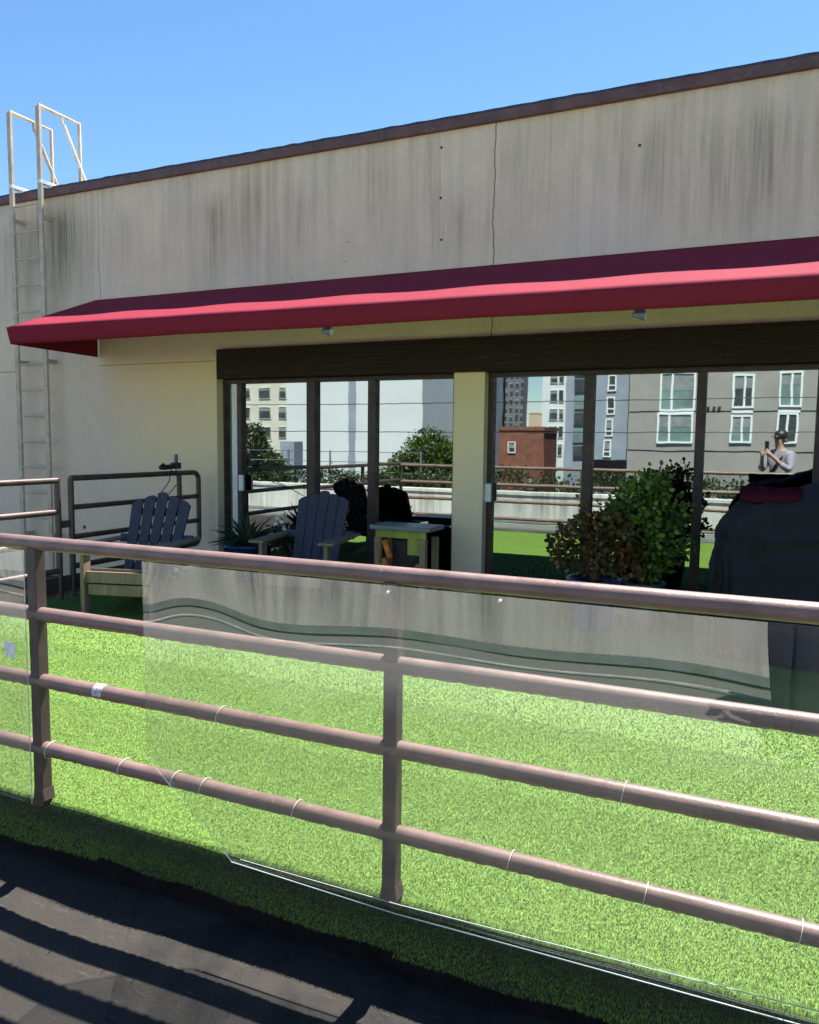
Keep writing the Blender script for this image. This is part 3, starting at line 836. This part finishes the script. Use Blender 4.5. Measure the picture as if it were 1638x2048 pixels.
def leaf_cloud(name, mat, blobs, count, size, parent, seed, clump=9, aspect=.6):
    """leaves gathered in small rosettes on the skin and inside of several lobes"""
    rg = np.random.default_rng(seed)
    k = count // clump
    blobs = np.array(blobs); vol = blobs[:, 3] * blobs[:, 4] * blobs[:, 5]
    bi = rg.choice(len(blobs), k, p=vol ** .75 / (vol ** .75).sum())
    d = rg.normal(0, 1, (k, 3)); d /= np.linalg.norm(d, axis=1)[:, None]
    rad = rg.uniform(.45, 1.08, k) ** .6
    C = blobs[bi, :3] + d * rad[:, None] * blobs[bi, 3:6]
    C = np.repeat(C, clump, 0); Dm = np.repeat(d, clump, 0)
    n_ = len(C)
    off = rg.normal(0, size * .75, (n_, 3)); P = C + off
    ax = Dm * .8 + off / size * .6 + rg.normal(0, .45, (n_, 3)); ax /= np.linalg.norm(ax, axis=1)[:, None]
    sd = np.cross(ax, rg.normal(0, 1, (n_, 3))); sd /= np.linalg.norm(sd, axis=1)[:, None]
    nr = np.cross(ax, sd)
    Ls = size * rg.uniform(.7, 1.25, n_)[:, None]; Ws = Ls * aspect
    V = np.empty((n_, 6, 3))
    V[:, 0] = P; V[:, 1] = P + ax * Ls * .35 + sd * Ws * .5; V[:, 2] = P + ax * Ls * .8 + sd * Ws * .4 + nr * Ls * .08
    V[:, 3] = P + ax * Ls + nr * Ls * .12; V[:, 4] = P + ax * Ls * .8 - sd * Ws * .4 + nr * Ls * .08; V[:, 5] = P + ax * Ls * .35 - sd * Ws * .5
    me = bpy.data.meshes.new(name)
    me.vertices.add(6 * n_); me.vertices.foreach_set('co', V.reshape(-1))
    me.loops.add(6 * n_); me.loops.foreach_set('vertex_index', np.arange(6 * n_, dtype=np.int32))
    me.polygons.add(n_); me.polygons.foreach_set('loop_start', np.arange(0, 6 * n_, 6, dtype=np.int32))
    try: me.polygons.foreach_set('loop_total', np.full(n_, 6, dtype=np.int32))
    except Exception: pass
    at = me.attributes.new('shade', 'FLOAT', 'FACE')
    cl = np.repeat(rg.uniform(0, 1, k), clump)
    at.data.foreach_set('value', np.clip(cl * .7 + rg.uniform(0, .3, n_), 0, 1).astype(np.float32))
    me.materials.append(mat); me.update(); me.validate()
    o = bpy.data.objects.new(name, me); col.objects.link(o); o.parent = parent
    return o
def pot(par, r, h, mat):
    MB().lathe([(r * .72, 0), (r * .78, .02), (r * .95, h * .6), (r, h - .03), (r * 1.06, h - .025), (r * 1.06, h), (r * .93, h), (r * .92, h - .05)], n=32, caps=False).build('pot', mat, par)
    MB().lathe([(0.001, h - .045), (r * .92, h - .045)], n=24).build('soil', M['soil'], par)
def stems(par, z0, tips, r0):
    s = MB()
    for (x, y, z) in tips:
        mid = Vector((x * .4, y * .4, z0 + (z - z0) * .55))
        s.tube([(x * .08, y * .08, z0 - .05), mid, (x, y, z)], [r0, r0 * .7, r0 * .35], 7)
    s.build('stem', M['bark'], par)
p = empty('jade_plant', (-1.13, 5.85, 0), 0, 'reddish brown jade plant in a blue glazed pot left of the tall green one', 'plant')
pot(p, .20, .385, M['bluepot'])
stems(p, .42, [(-.2, .0, .65), (.05, -.1, .75), (.15, .05, .7), (0, .12, .7), (-.1, -.15, .6)], .022)
leaf_cloud('foliage', M['rust'], [(-.10, 0, .62, .22, .22, .19), (.08, -.03, .70, .22, .22, .19), (-.27, .03, .60, .09, .12, .09), (.16, .02, .56, .18, .18, .14), (-.02, 0, .82, .11, .11, .08)], 2400, .038, p, 5, 7, .75)
p = empty('jade_plant', (-.80, 6.02, 0), 0, 'tall green jade plant in a grey teal pot beside the covered grill', 'plant')
pot(p, .16, .36, M['greypot'])
stems(p, .38, [(-.2, .0, .95), (.05, -.1, 1.05), (.2, .05, .85), (0, .12, 1.0), (-.1, -.15, .8), (.1, 0, 1.1)], .026)
leaf_cloud('foliage', M['jade'], [(-.03, 0, .97, .16, .17, .14), (-.17, -.02, .86, .11, .13, .11), (.05, 0, 1.10, .11, .12, .10), (.18, .02, .86, .11, .12, .10), (-.02, -.05, .72, .17, .17, .15), (.05, .0, .53, .13, .15, .11), (.22, .03, .66, .08, .09, .08)], 2500, .042, p, 9, 7, .75)
p = empty('agave_plant', (-4.68, 6.32, 0), 0, 'spiky dark agave in a blue pot below the left windows', 'plant')
pot(p, .24, .36, M['bluepot'])
rg = np.random.default_rng(21)
sp_ = MB()
for k in range(58):
    a = rg.uniform(0, 2 * math.pi); el_ = rg.uniform(.12, 1.35); ln = rg.uniform(.24, .42)
    d = Vector((math.cos(a) * math.cos(el_), math.sin(a) * math.cos(el_), math.sin(el_)))
    sd = d.cross(Vector((0, 0, 1))).normalized()
    b0 = Vector((0, 0, .34)) + d * .03
    w_ = .032; up_ = sd.cross(d)
    vs = [b0 - sd * w_ * .5, b0 + sd * w_ * .5]
    m1 = b0 + d * ln * .5 + Vector((0, 0, .02)); t1 = b0 + d * ln - Vector((0, 0, .05 * math.cos(el_)))
    vs += [m1 + sd * w_ * .6 - up_ * -.006, t1, m1 - sd * w_ * .6 - up_ * -.006, m1 - up_ * .012]
    sp_.add(vs, [(0, 1, 5), (1, 2, 5), (2, 3, 5), (3, 4, 5), (4, 0, 5)], False)
o = sp_.build('foliage', M['agave'], p)
at = o.data.attributes.new('shade', 'FLOAT', 'FACE'); at.data.foreach_set('value', np.repeat(rg.uniform(0, 1, 58), 5).astype(np.float32))
p = empty('flower_plant', (-4.32, 6.42, 0), 0, 'white flowering plant in a small dark pot between agave and navy chair', 'plant')
pot(p, .11, .24, M['greypot'])
stems(p, .22, [(.02, -.05, .6), (-.05, .02, .5), (.09, .03, .55), (.1, -.04, .46)], .008)
leaf_cloud('foliage', M['darkleaf'], [(.02, 0, .42, .12, .1, .14)], 240, .05, p, 8, 6, .5)
for (x, y, z) in ((-.03, -.04, .63), (.03, -.06, .60), (.06, -.05, .53), (.11, -.04, .50), (.09, -.05, .55), (-.06, -.03, .57)):
    f = MB()
    for k in range(6):
        a = k * 1.047; c_ = Vector((x, y, z)); q = Vector((math.cos(a), -.5, math.sin(a) * .8)) * .03
        s_ = Vector((-math.sin(a), 0, math.cos(a))) * .012
        f.add([c_, c_ + q * .6 + s_, c_ + q, c_ + q * .6 - s_], [(0, 1, 2, 3)])
    f.build('flower', M['white_petal'], p)

# ------------------------------------------------------------------ covered grill
gc = empty('covered_grill', (.33, 5.68, 0), 0, 'bulky barbecue under a creased charcoal cover at the right edge', 'grill')
def cover():
    mb = MB(); nth, nl = 160, 40; vs = []; fs = []
    hx, hy = .61, .34
    def topz(x):
        return float(np.interp(x, [-.62, -.55, -.46, -.2, -.02, .12, .4, .5, .62], [.86, .98, 1.06, 1.085, 1.15, 1.215, 1.21, 1.1, .9]))
    for l in range(nl + 1):
        for k in range(nth):
            a = 2 * math.pi * k / nth
            ca, sa = math.cos(a), math.sin(a)
            e_ = .28
            ox = hx * math.copysign(abs(ca) ** e_, ca); oy = hy * math.copysign(abs(sa) ** e_, sa)
            if l <= 26:
                u = l / 26; z = .02 + u * .80
                fold = .016 * math.sin(a * 17 + 2 * math.sin(a * 3) + u * 2.0) * (1 - u) ** .7 + .012 * math.sin(a * 7 + 5 * u) + .006 * math.sin(a * 31 + 9 * u)
                taper = 1 + .03 * (1 - u) - .02 * u
                x_, y_ = ox * taper + fold * ca * 1.2, oy * taper + fold * sa * 1.6
                z += .012 * math.sin(a * 5) * (u > .9)
            else:
                u = (l - 26) / (nl - 26); s_ = math.cos(u * math.pi / 2) ** .75 if u < 1 else 0
                x_, y_ = ox * .98 * s_, oy * .98 * s_
                zt = topz(x_)
                z = .82 + (zt - .82) * math.sin(u * math.pi / 2) ** .55
                z += .010 * math.sin(x_ * 26 + y_ * 14) * math.sin(u * math.pi) + .006 * math.sin(x_ * 55 - y_ * 20) * math.sin(u * math.pi)
            vs.append((x_, y_, z))
    for l in range(nl):
        for k in range(nth):
            k2 = (k + 1) % nth
            fs.append((l * nth + k, l * nth + k2, (l + 1) * nth + k2, (l + 1) * nth + k))
    mb.add(vs, fs, True)
    o = mb.build('cover', M['cover'], gc)
    tx_ = bpy.data.textures.new('creases', 'CLOUDS'); tx_.noise_scale = .22; tx_.noise_depth = 3
    s = o.modifiers.new('sub', 'SUBSURF'); s.levels = 1; s.render_levels = 1
    dsp = o.modifiers.new('creases', 'DISPLACE'); dsp.texture = tx_; dsp.strength = .085; dsp.mid_level = .5; dsp.texture_coords = 'LOCAL'
    hem = MB()
    pts = []
    for k in range(81):
        x_ = -.595 + 1.19 * k / 80
        pts.append((x_, -.345 - .004 * math.sin(x_ * 9), .80 + .012 * math.sin(x_ * 5)))
    hem.tube(pts, .006, 6)
    hem.build('seam', M['cover'], gc)
cover()
cl_ = MB(); vs = []; fs = []
for i in range(13):
    for j in range(9):
        x_ = -.14 + .36 * i / 12; y_ = 5.42 + .24 * j / 8
        vs.append((x_, y_, 1.088 + .035 * math.sin(j / 8 * 1.9) + .012 * math.sin(i * 1.3 + j) * .6 - (.05 if j == 0 else 0)))
for i in range(12):
    for j in range(8): fs.append((i * 9 + j, (i + 1) * 9 + j, (i + 1) * 9 + j + 1, i * 9 + j + 1))
cl_.add(vs, fs, True)
co_ = cl_.build('folded_cloth', M['cloth']); co_.modifiers.new('t', 'SOLIDIFY').thickness = .022
tag(co_, 'folded maroon cloth lying on top of the covered grill', 'cloth')

# ------------------------------------------------------------------ parapet behind the viewer (seen in the glass)
pw = MB(); pw.box(-16, 7, -1.70, -1.50, -.60, .33); pw.box(-16.02, 7.02, -1.73, -1.47, .33, .40)
po = pw.build('parapet_wall', M['parapet'], bevel=.006)
tag(po, 'low sunlit concrete parapet mirrored across the windows and plastic panels', 'wall')
cv = MB(); cv.prism([(-1.499, -.20), (-1.499, -.175), (-1.43, -.222)], 'x', -15.9, 6.9)
cvo = cv.build('flashing', simple('grey_flashing', (.085, .10, .10), .7)); cvo.parent = po
sm_ = MB().box(-15, 6.5, -1.16, -1.14, -.222, -.212)
struct(sm_.build('roof_seam', simple('pale_seam_tape', (.5, .5, .47), .6)))

# ------------------------------------------------------------------ mirrored city
def building(name, label, x0, x1, y, z1, mat, wins, frame, pane, depth=14, z0=-12, group=None):
    r = empty(name, ((x0 + x1) / 2, y, z0), 0, label, 'building', group)
    inv = Matrix.Translation(-Vector(((x0 + x1) / 2, y, z0)))
    def put(o): o.parent = r; o.matrix_parent_inverse = inv; return o
    put(MB().box(x0, x1, y - depth, y, z0, z1).build('wall', mat))
    put(MB().box(x0 - .1, x1 + .1, y - depth - .1, y + .1, z1 + .01, z1 + .35).build('roof_edge', mat))
    for wdef in wins:
        a, b_, c_, d_ = wdef[:4]
        fw = .11 if frame is not None else .05
        f = MB(); f.box(a, b_, y + .002, y + .10, c_, c_ + fw); f.box(a, b_, y + .002, y + .10, d_ - fw, d_)
        f.box(a, a + fw, y + .002, y + .10, c_ + fw, d_ - fw); f.box(b_ - fw, b_, y + .002, y + .10, c_ + fw, d_ - fw)
        for (kind, pos) in (wdef[4] if len(wdef) > 4 else ()):
            if kind == 'v': f.box(pos - .06, pos + .06, y + .012, y + .085, c_ + fw, d_ - fw)
            else: f.box(a + fw, b_ - fw, y + .014, y + .082, pos - .05, pos + .05)
        fo = put(f.build('window', frame or mat))
        pm_ = pane if rnd.random() < .62 or frame is None else M['darkpane']
        q = MB().box(a + fw, b_ - fw, y + .02, y + .04, c_ + fw, d_ - fw).build('pane', pm_); q.parent = fo
        if rnd.random() < .6:
            hb_ = (d_ - c_ - 2 * fw) * rnd.uniform(.2, .55)
            q = MB().box(a + fw, b_ - fw, y + .041, y + .05, d_ - fw - hb_, d_ - fw).build('blind', M['blind']); q.parent = fo
    return r, put
M['concrete'] = simple('grey_panel_concrete', (.30, .29, .265), .85, 0, .12, .5, .2)
M['creamwall'] = simple('cream_render', (.60, .57, .49), .85, 0, .1, .5, .1)
M['whitewall'] = simple('white_cladding', (.62, .66, .66), .7, 0, .04, .4, .1)
M['slate'] = simple('blue_grey_cladding', (.26, .30, .36), .7, 0, .12, .6, .1)
M['towergrey'] = simple('dark_grey_tower', (.15, .145, .16), .8, 0, .2, .3, .1)
M['brick'] = simple('red_brick', (.18, .068, .044), .9, 0, .3, 2, .2, (.25, .12, .07))
M['tanwall'] = simple('tan_render', (.52, .40, .28), .85, 0, .1, .4, .1)
M['whiteframe'] = simple('white_window_frame', (.78, .82, .80), .5, 0, .05, 4, 0)
M['darkpane'] = simple('dark_window_pane', (.045, .05, .052), .25, 0, .5, .9, 0)
M['blind'] = simple('pale_window_blind', (.22, .25, .24), .6, 0, .2, 3, 0)
M['tealpane'] = simple('teal_window_pane', (.16, .24, .225), .25, 0, .3, .8, 0)
# grey concrete apartment block
r, put = building('apartment_block', 'grey concrete block with tall white framed windows mirrored in the right windows', -7.9, 9.5, -36.3, 11.5, M['concrete'],
    [(-6.05, -4.03, 3.4, 5.75, (('v', -5.35),)), (-6.16, -4.09, 1.45, 3.29, (('v', -5.45),)),
     (-1.95, -.78, 3.55, 5.55, (('v', -1.3),)), (-2.0, -.81, 1.5, 3.15, (('v', -1.35),)),
     (.52, 1.76, 3.6, 5.66, (('v', 1.22),)), (.49, 1.61, 1.5, 3.25, (('v', 1.05),)),
     (4.2, 5.4, 3.6, 5.6, (('v', 4.8),)), (4.2, 5.4, 1.5, 3.2, (('v', 4.8),)),
     (-6.1, -4.03, 6.6, 8.6, (('v', -5.35),)), (-1.95, -.78, 6.6, 8.5, (('v', -1.3),)), (.52, 1.76, 6.6, 8.6, (('v', 1.22),))], M['whiteframe'], M['tealpane'])
for z in (3.34, .96, 5.98):
    put(MB().box(-7.88, 9.48, -36.29, -36.285, z, z + .06).build('wall_joint', M['black']))
for (a, b_) in ((-6.05, -4.05), (-1.95, -.8), (.5, 1.7)):
    put(MB().box(a, b_, -36.295, -36.24, 3.28, 3.42).build('window_apron', M['whiteframe']))
for x in (-3.35, -3.0, -2.7):
    put(MB().box(x, x + .16, -36.29, -36.2, 3.5, 3.66).build('vent', M['darkpane']))
# blue-grey block with dark ground floor
w_ = []
for (a, b_, c_, d_) in ((-12.94, -12.20, 5.94, 7.39), (-13.0, -12.26, 3.95, 5.43), (-13.08, -12.37, 2.00, 3.54), (-13.15, -12.48, .19, 1.69)):
    w_.append((a, b_, c_, d_, (('h', c_ + .5),)))
r, put = building('apartment_block', 'blue grey clad block with a column of small white windows mirrored in the windows', -14.5, -10.85, -56.3, 14, M['slate'], w_, M['whiteframe'], M['darkpane'])
put(MB().box(-14.5, -10.85, -56.25, -56.1, -2.5, -.05).build('dark_base', M['black']))
put(MB().box(-11.1, -10.85, -56.28, -56.2, 0, 9).build('shadow_gap', M['black']))
# white stack of windows with a grey flank and glass bays
w_ = []
for (c_, d_) in ((8.3, 9.5), (6.08, 7.5), (4.05, 5.33), (2.01, 3.35), (-.1, 1.3)): w_ += [(-23.3, -22.35, c_, d_), (-22.2, -21.6, c_, d_)]
r, put = building('apartment_block', 'narrow white block with a stack of dark windows mirrored in the window beside the pillar', -24.2, -21.4, -76.3, 15, M['whitewall'], w_, None, M['darkpane'])
put(MB().box(-21.395, -18.2, -88, -76.35, -12, 14.5).build('grey_flank', M['slate']))
for k in range(6): put(MB().box(-20.4, -18.9, -76.34, -76.2, -.4 + 1.9 * k, 1.1 + 1.9 * k).build('glass_bay', M['tealpane'] if k % 2 else M['darkpane']))
# tower, tan house, brick house
w_ = []
for i in range(4):
    for j in range(7): w_.append((-57.6 + 1.3 * i, -56.8 + 1.3 * i, 4.6 + 2.0 * j, 5.9 + 2.0 * j))
building('office_tower', 'tall dark grey tower with a window grid mirrored right of the pillar', -60.2, -53.0, -166.3, 30, M['towergrey'], w_, None, M['darkpane'], 4)
building('house', 'small tan house between the tower and the white block mirrored in the window', -57, -53.2, -186.3, 8.9, M['tanwall'], [], None, M['darkpane'])
r, put = building('brick_building', 'low red brick building with one arched window mirrored right of the pillar', -22.9, -18.6, -56.3, 2.5, M['brick'], [(-21.95, -21.2, .4, 1.45)], M['creamwall'], M['darkpane'], 5)
building('apartment_block', 'very dark block mirrored at the edge of the window right of the pillar', -45, -39.2, -106.3, 16, M['black'], [], None, M['darkpane'], 3)
# left: cream block, white slab, grey block
w_ = []
for (c_, d_) in ((8.85, 10.2), (6.37, 7.74), (3.95, 5.4), (1.60, 3.0)):
    w_ += [(-59.5, -58.6, c_, d_), (-57.25, -55.5, c_, d_), (-54.3, -53.25, c_, d_), (-62.5, -61.2, c_, d_)]
building('apartment_block', 'cream block with rows of dark square windows mirrored in the left windows', -76, -53.0, -66.3, 17, M['creamwall'], w_, None, M['darkpane'])
r, put = building('warehouse', 'big plain white slab building mirrored in the left windows', -49.9, -33.0, -61.3, 15, M['whitewall'], [], None, M['darkpane'])
put(MB().box(-41.8, -40.95, -61.29, -61.2, -2, 15).build('downpipe', M['slate']))
building('apartment_block', 'grey block with dark windows behind the mirrored round tree', -39.8, -33.5, -76.3, 16, M['slate'], [(-39.3, -37.8, 6.2, 8.5), (-39.3, -37.8, 3.3, 5.3), (-37.3, -36.4, 5.3, 8.6), (-37.3, -36.4, 2.2, 4.4)], None, M['darkpane'])

def tree(x, y, ztop, blobs, mat, label, count, size, seed):
    r = empty('tree', (x, y, -12), 0, label, 'tree')
    t_ = MB()
    t_.tube([(0, 0, 0), (.1, 0, 5), (0, .1, 9), (.05, 0, 12 + ztop - .8)], [.28, .22, .15, .05], 9)
    for k in range(5):
        a = k * 1.3; t_.tube([(0, 0, 9 + .3 * k), (.5 * math.cos(a), .5 * math.sin(a), 10.3 + .3 * k), (1.1 * math.cos(a), 1.1 * math.sin(a), 11.4 + .2 * k)], [.09, .06, .02], 6)
    t_.build('trunk', M['bark'], r)
    leaf_cloud('crown', mat, [(b_[0], b_[1], b_[2] + 12, *b_[3:]) for b_ in blobs], count, size, r, seed, 10)
tree(-13.7, -18.3, 2.0, [(0, 0, .6, 1.1, 1.1, 1.3), (-1.0, 0, 0, 1.0, 1, .9), (.9, 0, .2, 1, 1, 1.1), (-1.7, 0, -.6, .9, .9, .8), (0, .2, -1, 1.6, 1.2, 1)], M['treeleaf'], 'round olive green tree mirrored in the left windows beside the pillar', 20000, .13, 31)
tree(-21.6, -16.3, 2.2, [(-.4, 0, 1.2, .7, .7, .9), (0, 0, .3, 1, .9, .8), (.7, 0, -.1, .8, .8, .7), (-.6, 0, -.6, 1.1, 1, .8)], M['darkleaf'], 'dark leafy tree mirrored at the far left of the windows', 12000, .13, 32)
def hedge(x0, x1, y, zt, label, seed):
    r = empty('hedge', ((x0 + x1) / 2, y, -.75), 0, label, 'hedge')
    hl = (x1 - x0) / 2
    nb = int(hl * 1.5)
    bl = [(-hl + hl * 2 * (k + .5) / nb, 0, .55 + .08 * math.sin(k * 2.1), hl / nb * 1.5, .5, zt + .75 - .55) for k in range(nb)]
    leaf_cloud('foliage', M['darkleaf'], bl, int(hl * 2200), .10, r, seed, 9)
    s = MB()
    for k in range(nb): s.tube([(bl[k][0], 0, 0), (bl[k][0] + .1, 0, .6)], .03, 6)
    s.build('stem', M['bark'], r)
hedge(-9.0, 3.5, -8.3, .50, 'low dark hedge mirrored above the parapet in the right windows', 41)
hedge(-30, -10.5, -12.5, .15, 'low hedge mirrored above the parapet in the left windows', 42)
# wire fence on the terrace and overhead cables
fe = empty('wire_fence', (-20, -13.5, -.75), 0, 'thin grey wire fence mirrored in front of the white building', 'fence')
for k in range(9):
    MB().tube([(-8 + 2 * k, 0, 0), (-8 + 2 * k, 0, 1.75)], .04, 6).build('post', M['lampgrey'], fe)
f = MB()
for z in (.9, 1.3, 1.7): f.tube([(-8, 0, z), (8, 0, z)], .015, 5)
f.build('wire', M['lampgrey'], fe)
for (z, lab) in ((2.72, 'upper thin cable strung across the mirrored city'), (1.72, 'lower thin cable strung across the mirrored city')):
    c = MB(); c.tube([(-40 + 4 * k, -11.3, z + .9 * ((k - 7) / 7) ** 2 * .3) for k in range(15)], .014, 5)
    tag(c.build('overhead_cable', M['plasticblack']), lab, 'cable', 'overhead cables across the city')
un_ = MB().box(-27.1, -26.1, -27.3, -26.3, -1.0, 1.3); un_.tube([(-26.6, -26.8, -12), (-26.6, -26.8, -1)], .4, 8)
un_.box(-26.95, -26.25, -26.3, -26.27, .2, 1.1)
tag(un_.build('utility_box', M['slate'], bevel=.03), 'grey utility box on a post mirrored beside the dark tree', 'box')

# ------------------------------------------------------------------ the photographer (mirrored in glass and panel)
FW = Vector((-.62, .785, 0))
ph = empty('person', (.215, -.30, -.215), math.atan2(-FW.x, FW.y), 'person in lilac shirt, dark cap and trousers raising a phone, mirrored in the right window', 'person')
# local frame: x right, y forward
def skin_mesh(name, verts, edges, radii, mat, root=0, sub=2):
    me = bpy.data.meshes.new(name); me.from_pydata(verts, edges, []); me.materials.append(mat)
    o = bpy.data.objects.new(name, me); col.objects.link(o); o.parent = ph
    s = o.modifiers.new('skin', 'SKIN'); s.use_smooth_shade = True
    for i, r_ in enumerate(radii):
        rx = r_ if isinstance(r_, tuple) else (r_, r_)
        me.skin_vertices[0].data[i].radius = rx
    me.skin_vertices[0].data[root].use_root = True
    ss = o.modifiers.new('sub', 'SUBSURF'); ss.levels = sub; ss.render_levels = sub
    return o
M['skin'] = simple('skin', (.46, .29, .21), .55, 0, .1, 12, .05)
M['shirt'] = fabric('lilac_grey_shirt', (.29, .28, .34)); M['pants'] = fabric('dark_navy_trousers', (.040, .042, .058))
M['hair'] = simple('dark_hair', (.05, .035, .022), .6, 0, .3, 30, .3)
V = [(0, 0, .96), (0, .01, 1.12), (0, 0, 1.30), (0, -.02, 1.46), (0, 0, 1.55), (0, .02, 1.63), (0, .03, 1.70), (0, .02, 1.79),
     (.19, -.01, 1.45), (.25, .10, 1.19), (.10, .33, 1.44), (.055, .375, 1.49),
     (-.19, -.01, 1.45), (-.24, .12, 1.19), (-.07, .34, 1.42), (-.03, .375, 1.47),
     (.09, 0, .92), (.085, .03, .50), (.085, -.01, .09), (.095, .09, .045), (-.09, 0, .92), (-.085, .03, .50), (-.085, -.01, .09), (-.095, .09, .045), (0, .125, 1.715)]
E = [(0, 1), (1, 2), (2, 3), (3, 4), (4, 5), (5, 6), (6, 7), (3, 8), (8, 9), (9, 10), (10, 11), (3, 12), (12, 13), (13, 14), (14, 15),
     (0, 16), (16, 17), (17, 18), (18, 19), (0, 20), (20, 21), (21, 22), (22, 23), (6, 24)]
Rr = [(.15, .11), (.145, .105), (.155, .11), (.15, .10), .062, .066, (.078, .095), (.072, .088), .06, .045, .03, .035, .06, .045, .03, .035,
      .085, .058, .040, .024, .085, .058, .040, .024, .014]
def fingers(base, d, s_):
    global V, E, Rr
    b = V[base]
    for k in range(4):
        i0 = len(V); o_ = (k - 1.5) * .019
        V.append((b[0] + s_ * .02, b[1] + .035, b[2] + .01 + o_)); V.append((b[0] - s_ * .015, b[1] + .05 - .004 * abs(k - 1.5), b[2] + .012 + o_)); Rr.extend([.009, .008])
        E.append((base, i0)); E.append((i0, i0 + 1))
    i0 = len(V); V.append((b[0] - s_ * .01, b[1] - .02, b[2] + .045)); V.append((b[0] - s_ * .03, b[1] - .005, b[2] + .07)); Rr.extend([.010, .008]); E.append((base, i0)); E.append((i0, i0 + 1))
fingers(11, 1, 1); fingers(15, 1, -1)
skin_mesh('body', V, E, Rr, M['skin'])
skin_mesh('shirt', [(0, 0, .93), (0, .01, 1.12), (0, 0, 1.30), (0, -.02, 1.47), (.20, -.01, 1.455), (.255, .09, 1.21), (.17, .22, 1.32), (-.20, -.01, 1.455), (-.245, .11, 1.21), (-.16, .23, 1.31), (0, 0, 1.53)],
          [(0, 1), (1, 2), (2, 3), (3, 4), (4, 5), (5, 6), (3, 7), (7, 8), (8, 9), (3, 10)],
          [(.175, .135), (.17, .13), (.178, .132), (.17, .12), .08, .066, .052, .08, .066, .052, .07], M['shirt'])
skin_mesh('trousers', [(0, 0, 1.0), (0, 0, .93), (.09, 0, .88), (.085, .03, .50), (.085, -.01, .07), (-.09, 0, .88), (-.085, .03, .50), (-.085, -.01, .07)],
          [(0, 1), (1, 2), (2, 3), (3, 4), (1, 5), (5, 6), (6, 7)], [(.165, .125), (.165, .125), .11, .085, .072, .11, .085, .072], M['pants'])
for sx in (-1, 1):
    sh = MB(); sh.tube([(sx * .085, -.07, .045), (sx * .088, .02, .05), (sx * .096, .12, .04), (sx * .10, .19, .03)], [.038, .046, .044, .026], 10)
    sh.build('shoe', M['plasticblack'], ph)
    e_ = MB(); e_.tube([(sx * .085, .0, 1.725), (sx * .098, -.008, 1.70), (sx * .086, .0, 1.675)], [.008, .014, .006], 7); e_.build('ear', M['skin'], ph)
    e_ = MB(); e_.lathe([(.001, -.009), (.007, -.006), (.009, 0), (.007, .006), (.001, .009)], (sx * .032, .112, 1.735), 8); e_.build('eye', M['hair'], ph)
mo = MB(); mo.tube([(-.024, .112, 1.665), (0, .118, 1.663), (.024, .112, 1.665)], .005, 6); mo.build('mouth', simple('lips', (.32, .14, .12), .5), ph)
hb = MB(); hb.lathe([(.088, 1.66), (.10, 1.71), (.098, 1.75)], (0, -.015, 0), 18); hb.build('hair', M['hair'], ph)
cpx = MB(); cpx.lathe([(.103, 1.745), (.106, 1.775), (.096, 1.82), (.062, 1.853), (.001, 1.865)], (0, .0, 0), 20)
cpx.prism([(-.075, .085), (-.055, .17), (0, .195), (.055, .17), (.075, .085)], 'z', 1.748, 1.756)
cpx.build('cap', M['plasticblack'], ph)
st_ = MB(); st_.tube([(.16, .0, 1.52), (.08, .145, 1.36), (-.06, .15, 1.16), (-.17, .08, .98), (-.12, -.14, 1.05), (.03, -.15, 1.3), (.15, -.1, 1.49), (.16, .0, 1.52)], .018, 6)
st_.build('bag_strap', M['plasticblack'], ph)
bg_ = MB().box(-.25, -.13, -.12, .10, .84, 1.06); bg_.build('shoulder_bag', M['plasticblack'], ph, bevel=.02)
# phone just behind the camera position
pm = MB().box(-.037, .037, -.0045, .0045, -.085, .062)
po_ = pm.build('phone', M['plasticblack'], bevel=.004)
po_.location = Vector((0, 0, 1.40)) - CF * .022; po_.rotation_euler = (R(-5), 0, math.atan2(-FW.x, FW.y))
tag(po_, 'black phone held up in front of the mirrored person', 'phone')
